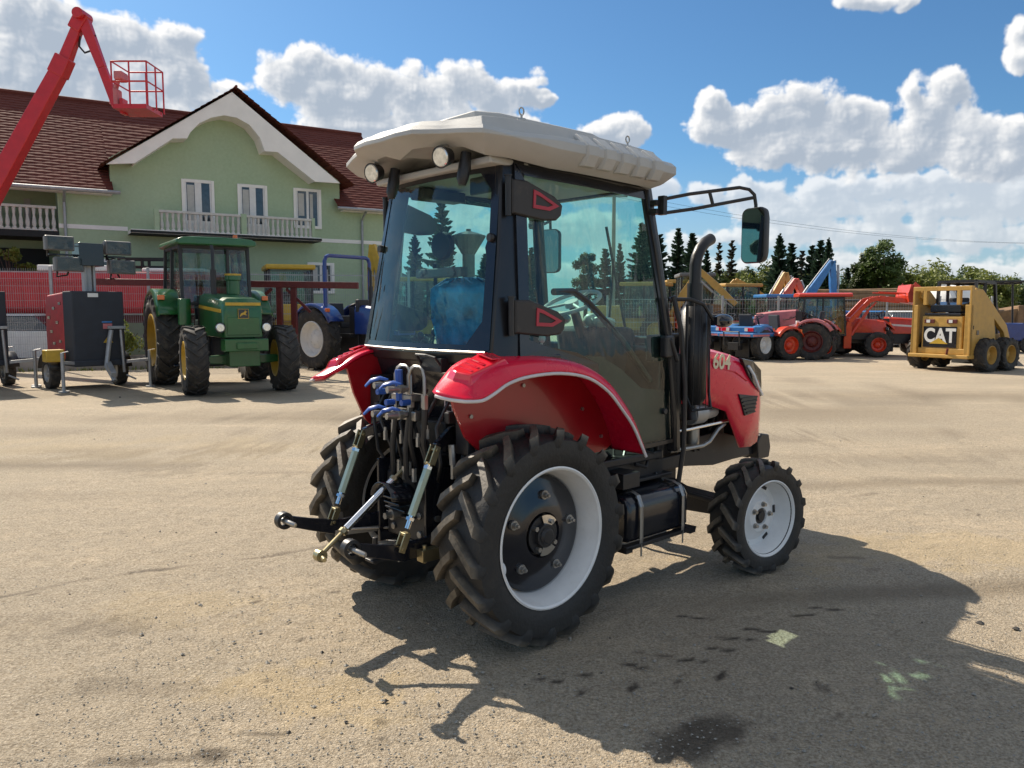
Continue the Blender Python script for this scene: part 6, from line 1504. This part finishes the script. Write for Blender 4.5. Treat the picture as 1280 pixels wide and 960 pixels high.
for (u, v, rx, ry, k) in ((1010, 548, 1.1, .25, .38), (1110, 500, 2.2, .45, .38), (930, 497, 1.6, .4, .35), (880, 478, 3, .5, .3), (1180, 575, 1.4, .2, .25), (230, 565, 1.6, .25, .35), (90, 580, 1.2, .2, .3), (330, 590, 1.0, .12, .3), (60, 540, 1.6, .3, .25), (80, 790, .35, .12, .35), (150, 860, .3, .08, .35), (1225, 478, 3.5, .5, .3), (350, 520, 2.5, .4, .25), (1058, 697, .10, .03, .5), (1095, 712, .09, .025, .5)): blob(ST, u, v, rx, ry, k*.75, random.uniform(-.1, .1), .8)
for k in range(26): blob(ST, random.uniform(0, 1280), random.uniform(600, 950), random.uniform(.012, .04), random.uniform(.008, .02), .6, random.random()*3, .5)
def crack(pts, k=.5, w=.008):
    global ST
    P_ = [gnd(*q) for q in pts]
    for a, b in zip(P_, P_[1:]):
        d = b-a; L2 = d.x**2+d.y**2; t = np.clip(((XX-a.x)*d.x+(YY-a.y)*d.y)/L2, 0, 1)
        w2 = w*(.4+1.2*vnoise(XX, YY, .3, 31)); D = np.hypot(XX-a.x-t*d.x, YY-a.y-t*d.y)+.02*(vnoise(XX, YY, .12, 17)-.5)
        ST = np.maximum(ST, k*np.clip((w2*2.2-np.abs(D))/w2, 0, 1)*np.clip(vnoise(XX, YY, .25, 33)*2-.45, 0, 1))
TRK = np.zeros_like(XX)
for (x0, y0, x1, y1, w_) in ((-30, 9.5, 30, 11.5, .28), (-30, 11.2, 30, 13.2, .28), (-30, 13.5, 30, 13.0, .3), (-30, 15.3, 30, 14.8, .3), (-12, 6.0, 20, 9.5, .2), (-12, 7.4, 20, 10.9, .2), (3, 3, 14, 22, .25), (4.8, 3, 15.8, 22, .25), (-9, 3.2, 2, 4.6, .15)):
    dx, dy = x1-x0, y1-y0; L_ = math.hypot(dx, dy); D = ((XX-x0)*dy-(YY-y0)*dx)/L_ + .9*(vnoise(XX, YY, 9, 50)-.5)+.12*(vnoise(XX, YY, .6, 51)-.5)
    TRK = np.maximum(TRK, np.clip(1.3-np.abs(D)/w_, 0, 1)*np.clip(vnoise(XX, YY, 2.6, 52)*1.8-.4, 0, 1))
crack([(0, 748), (90, 728), (220, 710), (340, 694), (480, 672)], .55, .012); crack([(640, 905), (760, 935)], .4, .012)
crack([(0, 590), (300, 560), (420, 552)], .35, .02); crack([(0, 545), (330, 520)], .3, .03); crack([(1010, 560), (1280, 530)], .4, .02); crack([(960, 500), (1280, 492)], .35, .03); crack([(1060, 620), (1280, 600)], .3, .02)
ZZ -= ST*.002
ZZ -= TRK*.006
me = bpy.data.meshes.new('ground'); nv = nx_*ny_
co = np.stack([XX, YY, ZZ], -1).reshape(-1, 3).astype(np.float32)
ii = np.arange(nv).reshape(ny_, nx_); q = np.stack([ii[:-1, :-1], ii[:-1, 1:], ii[1:, 1:], ii[1:, :-1]], -1).reshape(-1, 4)
me.vertices.add(nv); me.vertices.foreach_set('co', co.ravel()); me.loops.add(q.size); me.loops.foreach_set('vertex_index', q.ravel().astype(np.int32))
me.polygons.add(len(q)); me.polygons.foreach_set('loop_start', np.arange(0, q.size, 4, dtype=np.int32)); me.polygons.foreach_set('use_smooth', np.ones(len(q), bool)); me.update(); me.validate()
for nm2, A in (('stain', ST), ('sand', SA), ('track', TRK)):
    at_ = me.attributes.new(nm2, 'FLOAT', 'POINT'); at_.data.foreach_set('value', A.ravel().astype(np.float32))
GR = bpy.data.objects.new('ground', me); COL.objects.link(GR); GR['kind'] = 'structure'; GR['label'] = 'tan compacted gravel and worn asphalt yard'; GR['category'] = 'ground'
m, nt, b = new_mat('packed_gravel_ground'); geo = nt.nodes.new('ShaderNodeNewGeometry').outputs['Position']
mp = nt.nodes.new('ShaderNodeMapping'); mp.inputs['Scale'].default_value = (.5, 1.6, 1); mp.inputs['Rotation'].default_value = (0, 0, .15); nt.links.new(geo, mp.inputs[0]); st2 = mp.outputs[0]
big = ramp(nt, noise(nt, st2, .30, 8, .68, .6), .40, .60); mid = ramp(nt, noise(nt, st2, 2.2, 9, .76, .6), .42, .58); fin = ramp(nt, noise(nt, geo, 14, 8, .82), .40, .60); vf = ramp(nt, noise(nt, geo, 75, 3, .75), .34, .68)
far_ = ramp(nt, noise(nt, st2, .85, 9, .74, .8), .44, .58); iso = ramp(nt, noise(nt, geo, .8, 10, .74, .3), .42, .60); c = mixc(nt, big, (.50, .39, .25), (.78, .60, .385)); c = mixc(nt, iso, mixc(nt, .5, c, (.36, .30, .225)), c); c = mixc(nt, far_, mixc(nt, .42, c, (.36, .285, .195)), c)
c = mixc(nt, mid, mixc(nt, .68, c, (.40, .32, .22)), c)
c = mixc(nt, fin, mixc(nt, .58, c, (.20, .155, .105)), c); c = mixc(nt, vf, mixc(nt, .50, c, (.18, .145, .10)), mixc(nt, .45, c, (.90, .80, .64)))
vo = nt.nodes.new('ShaderNodeTexVoronoi'); vo.inputs['Scale'].default_value = 55; nt.links.new(geo, vo.inputs['Vector']); sp = ramp(nt, vo.outputs['Distance'], .10, .17, (1, 1, 1), (0, 0, 0))
sel = ramp(nt, noise(nt, geo, 9, 2), .5, .62); mm = mixc(nt, sp, (0, 0, 0), sel); c = mixc(nt, mm, c, (.60, .56, .48))
sa = nt.nodes.new('ShaderNodeAttribute'); sa.attribute_name = 'sand'; c = mixc(nt, sa.outputs['Fac'], c, mixc(nt, .30, c, (.60, .44, .20)))
tk_ = nt.nodes.new('ShaderNodeAttribute'); tk_.attribute_name = 'track'; c = mixc(nt, tk_.outputs['Fac'], c, mixc(nt, .62, c, (.22, .175, .12)))
sn = nt.nodes.new('ShaderNodeAttribute'); sn.attribute_name = 'stain'; c = mixc(nt, sn.outputs['Fac'], c, (.055, .042, .032))
nt.links.new(c, b.inputs['Base Color']); b.inputs['Roughness'].default_value = .88; b.inputs['Specular IOR Level'].default_value = .25
hsum = nt.nodes.new('ShaderNodeMath'); hsum.operation = 'ADD'; nt.links.new(noise(nt, geo, 26, 6, .75), hsum.inputs[0]); nt.links.new(noise(nt, geo, 95, 3, .7), hsum.inputs[1])
bp_ = nt.nodes.new('ShaderNodeBump'); bp_.inputs['Strength'].default_value = 1.0; bp_.inputs['Distance'].default_value = .024; nt.links.new(hsum.outputs[0], bp_.inputs['Height']); nt.links.new(bp_.outputs[0], b.inputs['Normal'])
me.materials.append(m)
# loose stones
rn = random.Random(4); s = MB(); bm = s.bm
def stone(p_, r_):
    k = [1+rn.uniform(-.35, .35) for _ in range(8)]
    dirs = [(1, 0, 0), (0, 1, 0), (-1, 0, 0), (0, -1, 0), (0, 0, 1), (0, 0, -1)]
    v = [bm.verts.new(p_+V((d[0]*r_*k[i], d[1]*r_*k[(i+1) % 8], d[2]*r_*.55*k[i]))) for i, d in enumerate(dirs)]
    for a, b_, c_ in ((0, 1, 4), (1, 2, 4), (2, 3, 4), (3, 0, 4), (1, 0, 5), (2, 1, 5), (3, 2, 5), (0, 3, 5)): bm.faces.new((v[a], v[b_], v[c_]))
for i in range(9000):
    u = rn.uniform(-60, 1340); v_ = 500+460*rn.random()**.75
    if i % 3 == 0: v_ = rn.uniform(470, 560)
    stone(gnd(u, v_)+V((0, 0, .002)), rn.uniform(.0025, .0065)*(1 if rn.random() < .96 else 2.0))
s.build('loose_gravel', 'concrete'); tag(bpy.data.objects['loose_gravel'], 'small loose pale stones scattered over the yard', 'gravel', kind='stuff')
s = MB(); bm = s.bm
for (u, v_, r_) in [(403, 816, .012), (482, 877, .013), (432, 903, .011), (361, 916, .012), (475, 932, .008), (548, 881, .01), (392, 898, .009), (132, 701, .01), (302, 623, .01), (270, 666, .012), (238, 696, .01), (150, 497, .03), (990, 861, .012), (345, 930, .006), (388, 905, .007), (1225, 780, .02), (1270, 787, .02), (600, 590, .01), (200, 665, .01), (220, 666, .01)] + [(rn.uniform(0, 1280), rn.uniform(560, 950), rn.uniform(.004, .009)) for _ in range(50)]: stone(gnd(u, v_)+V((0, 0, r_*.3)), r_)
s.build('dark_clods', 'rubber'); tag(bpy.data.objects['dark_clods'], 'small dark clods of dirt and rubber scattered over the yard', 'clods', kind='stuff')

# ================================================================== SKY AND SUN
SUN = V((-.704, .743, 1/1.024*1.0236)).normalized(); SUN = V((-.789, .836, 1.0)).normalized()
elv = math.asin(SUN.z); az_ = math.atan2(SUN.x, SUN.y)
sd_ = bpy.data.lights.new('sun', 'SUN'); so = bpy.data.objects.new('sun', sd_); COL.objects.link(so)
so.rotation_euler = (-SUN).to_track_quat('-Z', 'Y').to_euler(); sd_.energy = 4.8; sd_.angle = R(.53); sd_.color = (1, .89, .74)
wd_ = bpy.data.worlds.new('World'); scene.world = wd_; wd_.use_nodes = True; nt = wd_.node_tree; bg = nt.nodes['Background']
sky = nt.nodes.new('ShaderNodeTexSky'); sky.sky_type = 'NISHITA'; sky.sun_disc = False; sky.sun_elevation = elv; sky.sun_rotation = az_; sky.air_density = 1.0; sky.dust_density = .6; sky.ozone_density = 2.2
# cloud density as a function of direction (azimuth, elevation)
def pa_(u, v):
    r = ray(u, v).normalized(); return math.atan2(r.x, r.y), math.asin(r.z)
CLB = [(40, 20, 75, 40), (35, 90, 100, 62), (110, 95, 95, 60), (165, 45, 45, 28), (190, 85, 62, 48), (225, 38, 26, 14), (238, 100, 30, 30), (140, 130, 140, 40), (290, 108, 24, 12), (270, 122, 30, 14), (10, 130, 90, 50), (60, 180, 160, 40),
       (362, 92, 36, 26), (400, 108, 50, 38), (460, 118, 62, 40), (520, 112, 52, 36), (570, 108, 40, 34), (610, 122, 38, 28), (655, 108, 38, 20), (680, 124, 22, 15), (450, 160, 100, 32), (560, 160, 120, 34), (745, 160, 34, 16), (785, 166, 34, 20), (640, 158, 60, 20),
       (905, 160, 40, 22), (955, 148, 48, 32), (1010, 138, 44, 34), (1060, 142, 36, 28), (1000, 182, 95, 32), (1080, 180, 46, 34), (1135, 120, 26, 22), (1190, 112, 34, 24), (1165, 150, 52, 40), (1130, 190, 60, 30), (1200, 185, 40, 34), (1260, 165, 40, 24), (1250, 200, 50, 26), (895, 135, 26, 18),
       (1086, 0, 54, 13), (1135, 5, 22, 10), (1272, 32, 30, 18), (1285, 58, 26, 20)]
CLL = [(1056, 262, 50, 22), (1134, 262, 60, 22), (1200, 262, 60, 20), (1000, 285, 60, 20), (890, 240, 26, 14), (935, 238, 40, 18), (985, 262, 70, 22), (1080, 240, 120, 26), (1180, 232, 110, 30), (1260, 245, 70, 30), (1110, 290, 140, 22), (1220, 295, 120, 26), (940, 300, 120, 16), (1050, 330, 200, 14), (1230, 340, 140, 14), (860, 330, 90, 14),
       (690, 290, 110, 26), (560, 240, 70, 30), (760, 335, 160, 14), (580, 315, 90, 18), (800, 235, 50, 16), (500, 290, 60, 30), (720, 240, 60, 18)]
def fbm(x, y, s_, oct_, seed, rough=.55, bil=False):
    o = 0; a = 1; t = 0
    for k in range(oct_):
        ca, sa_ = math.cos(.65*k+.4), math.sin(.65*k+.4); n = vnoise(x*ca-y*sa_+83.7+3.7*k, x*sa_+y*ca+89.1+9.1*k, s_/2**k, seed+k)
        if bil: n = 1-abs(2*n-1)
        o = o+n*a; t += a; a *= rough
    return o/t
def clouds(a0, a1, e0, e1, W_, H_, blobs, soft=.24, amp=1, seed=20, cut=.0):
    """cloud cover and brightness on an azimuth/elevation grid: lobes with billowing edges, brighter towards the sun and at the rims"""
    A, E_ = np.meshgrid(a0+(a1-a0)*(np.arange(W_)+.5)/W_, e0+(e1-e0)*(np.arange(H_)+.5)/H_)
    wx = .022*(fbm(A+50, E_+50, .05, 4, 60+seed)-.5); wy = .022*(fbm(A+50, E_+50, .05, 4, 80+seed)-.5)
    acc = np.zeros(A.shape)
    for (a, e, ra, re) in blobs:
        acc += np.exp(-5*(np.sqrt(((A+wx-a)/ra)**2+((E_+wy-e)/re)**2)-1))
    F_ = np.log(acc+1e-9)/5
    def bil(sc, n_, sd):
        o = 0; t = 0; am = 1
        for k in range(n_): o = o+am*np.abs(2*vnoise(A+wx*.6+9+k, E_*1.1+wy*.6+4+2*k, sc/2**k, sd+k)-1); t += am; am *= .56
        return o/t
    b = bil(.040, 6, 20+seed)-.36; n = fbm(A+50, E_+50, .07, 7, 50+seed, .6)-.5
    H = np.clip(F_, -1, .9)*.8+b*.85*amp+n*.8*amp+.03-cut
    al = np.clip(H/soft, 0, 1); al = al*al*(3-2*al)
    dome = np.sqrt(np.clip(H, 0, 1.2))
    px = (a1-a0)/W_; r_ = lambda Q, dx, dy: np.roll(np.roll(Q, dx, 1), -dy, 0)
    s1 = max(1, int(round(.0028/px))); s2 = max(2, int(round(.009/px)))
    g = (dome-r_(dome, s1, s1))*1.25 + (dome-r_(dome, s2, s2))*.95      # lower towards the sun = lit face
    thick = np.clip(H/.50, 0, 1); below = np.clip((dome-r_(dome, 0, 8*s1))*-1+.0, -1, 1)
    big = fbm(A+11, E_+5, .12, 4, 140+seed)-.5
    sh = 1.0-1.0*thick**.8+g*1.25+big*.9*thick+(b*.55)*thick-below*-.0+.06
    sh = 1/(1+np.exp(-3.6*(sh-.52))); return al, np.clip((sh-.10)*1.22, 0, 1)
def lobes(L):
    o = []
    for (u, v, ru, rv) in L:
        a, e = pa_(u, v); k = 1/math.hypot(1, (u-640)/CF); o.append((a, e, ru/CF*k*k, rv/CF*k))
    return o
VB = lobes(CLB); VL = lobes(CLL)
def view_clouds(W_, H_):
    al, sh = clouds(A0, A1, E0, E1, W_, H_, VB); bl, bs_ = clouds(A0, A1, E0, E1, W_, H_, VL, .30, 1.15, 220, .02)
    bl = bl*.80; bs_ = .30+.60*bs_
    a = al+bl*(1-al); return a, (sh*al+bs_*bl*(1-al))/np.maximum(a, 1e-4)
def sky_image(name, W_, H_, cl):
    al, sh = cl
    im = bpy.data.images.new(name, W_, H_, alpha=False, float_buffer=False); im.colorspace_settings.name = 'Non-Color'
    px = np.zeros((H_, W_, 4), np.float32); px[..., 0] = al; px[..., 1] = sh; px[..., 3] = 1
    im.pixels.foreach_set(px.ravel()); im.update(); im.pack(); return im
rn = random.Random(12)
WB = [(rn.uniform(-PI, PI), rn.uniform(.10, 1.45), rn.uniform(.25, .6), rn.uniform(.10, .22)) for _ in range(46)]  # invented clouds above and behind the camera, added to brighten the shadow fill
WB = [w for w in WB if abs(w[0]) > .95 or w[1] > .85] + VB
A0, A1, E0, E1 = -.80, .80, -.05, .62
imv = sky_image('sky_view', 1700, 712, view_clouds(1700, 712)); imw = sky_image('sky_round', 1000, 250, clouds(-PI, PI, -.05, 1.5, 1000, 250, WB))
def mth(g, op, a, b_=None, c_=None, clamp=False):
    k = g.nodes.new('ShaderNodeMath'); k.operation = op; k.use_clamp = clamp
    for i, x in enumerate((a, b_, c_)):
        if x is None: continue
        if hasattr(x, 'links'): g.links.new(x, k.inputs[i])
        else: k.inputs[i].default_value = x
    return k.outputs[0]
tc = nt.nodes.new('ShaderNodeTexCoord').outputs['Generated']; sx = nt.nodes.new('ShaderNodeSeparateXYZ'); nt.links.new(tc, sx.inputs[0])
azn = mth(nt, 'ARCTAN2', sx.outputs[0], sx.outputs[1]); eln = mth(nt, 'ARCSINE', sx.outputs[2])
def img(im, a0, a1, e0, e1):
    cb = nt.nodes.new('ShaderNodeCombineXYZ')
    nt.links.new(mth(nt, 'MULTIPLY_ADD', azn, 1/(a1-a0), -a0/(a1-a0)), cb.inputs[0]); nt.links.new(mth(nt, 'MULTIPLY_ADD', eln, 1/(e1-e0), -e0/(e1-e0)), cb.inputs[1])
    t = nt.nodes.new('ShaderNodeTexImage'); t.image = im; t.extension = 'EXTEND'; t.interpolation = 'Cubic'; nt.links.new(cb.outputs[0], t.inputs[0])
    sp_ = nt.nodes.new('ShaderNodeSeparateColor'); nt.links.new(t.outputs[0], sp_.inputs[0]); return t.outputs[0]
def srange(x, a, b_):
    r = nt.nodes.new('ShaderNodeMapRange'); r.interpolation_type = 'SMOOTHSTEP'; r.inputs[1].default_value = a; r.inputs[2].default_value = b_; nt.links.new(x, r.inputs[0]); return r.outputs[0]
inside = mth(nt, 'MULTIPLY', srange(mth(nt, 'ABSOLUTE', azn), .79, .72), srange(eln, .61, .55))
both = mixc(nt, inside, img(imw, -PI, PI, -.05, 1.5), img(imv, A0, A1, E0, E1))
sc_ = nt.nodes.new('ShaderNodeSeparateColor'); nt.links.new(both, sc_.inputs[0])
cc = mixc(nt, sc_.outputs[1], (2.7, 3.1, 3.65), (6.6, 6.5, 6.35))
skc = mixc(nt, 1.0, sky.outputs[0], (.36, .56, .70), 'MULTIPLY')
hz = srange(sx.outputs[2], .20, .0); skc = mixc(nt, mth(nt, 'MULTIPLY', hz, .5), skc, (3.3, 4.0, 4.7))
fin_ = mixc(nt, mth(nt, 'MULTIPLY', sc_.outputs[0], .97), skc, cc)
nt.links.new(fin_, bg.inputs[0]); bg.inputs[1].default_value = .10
wd_.cycles.sampling_method = 'MANUAL'; wd_.cycles.sample_map_resolution = 512
vs_ = scene.view_settings; vs_.view_transform = 'Standard'; vs_.look = 'None'; vs_.exposure = .70; vs_.gamma = 1; vs_.use_curve_mapping = False
scene.render.resolution_x = 1024; scene.render.resolution_y = 768
scene.cycles.transparent_max_bounces = 24; scene.cycles.max_bounces = 8
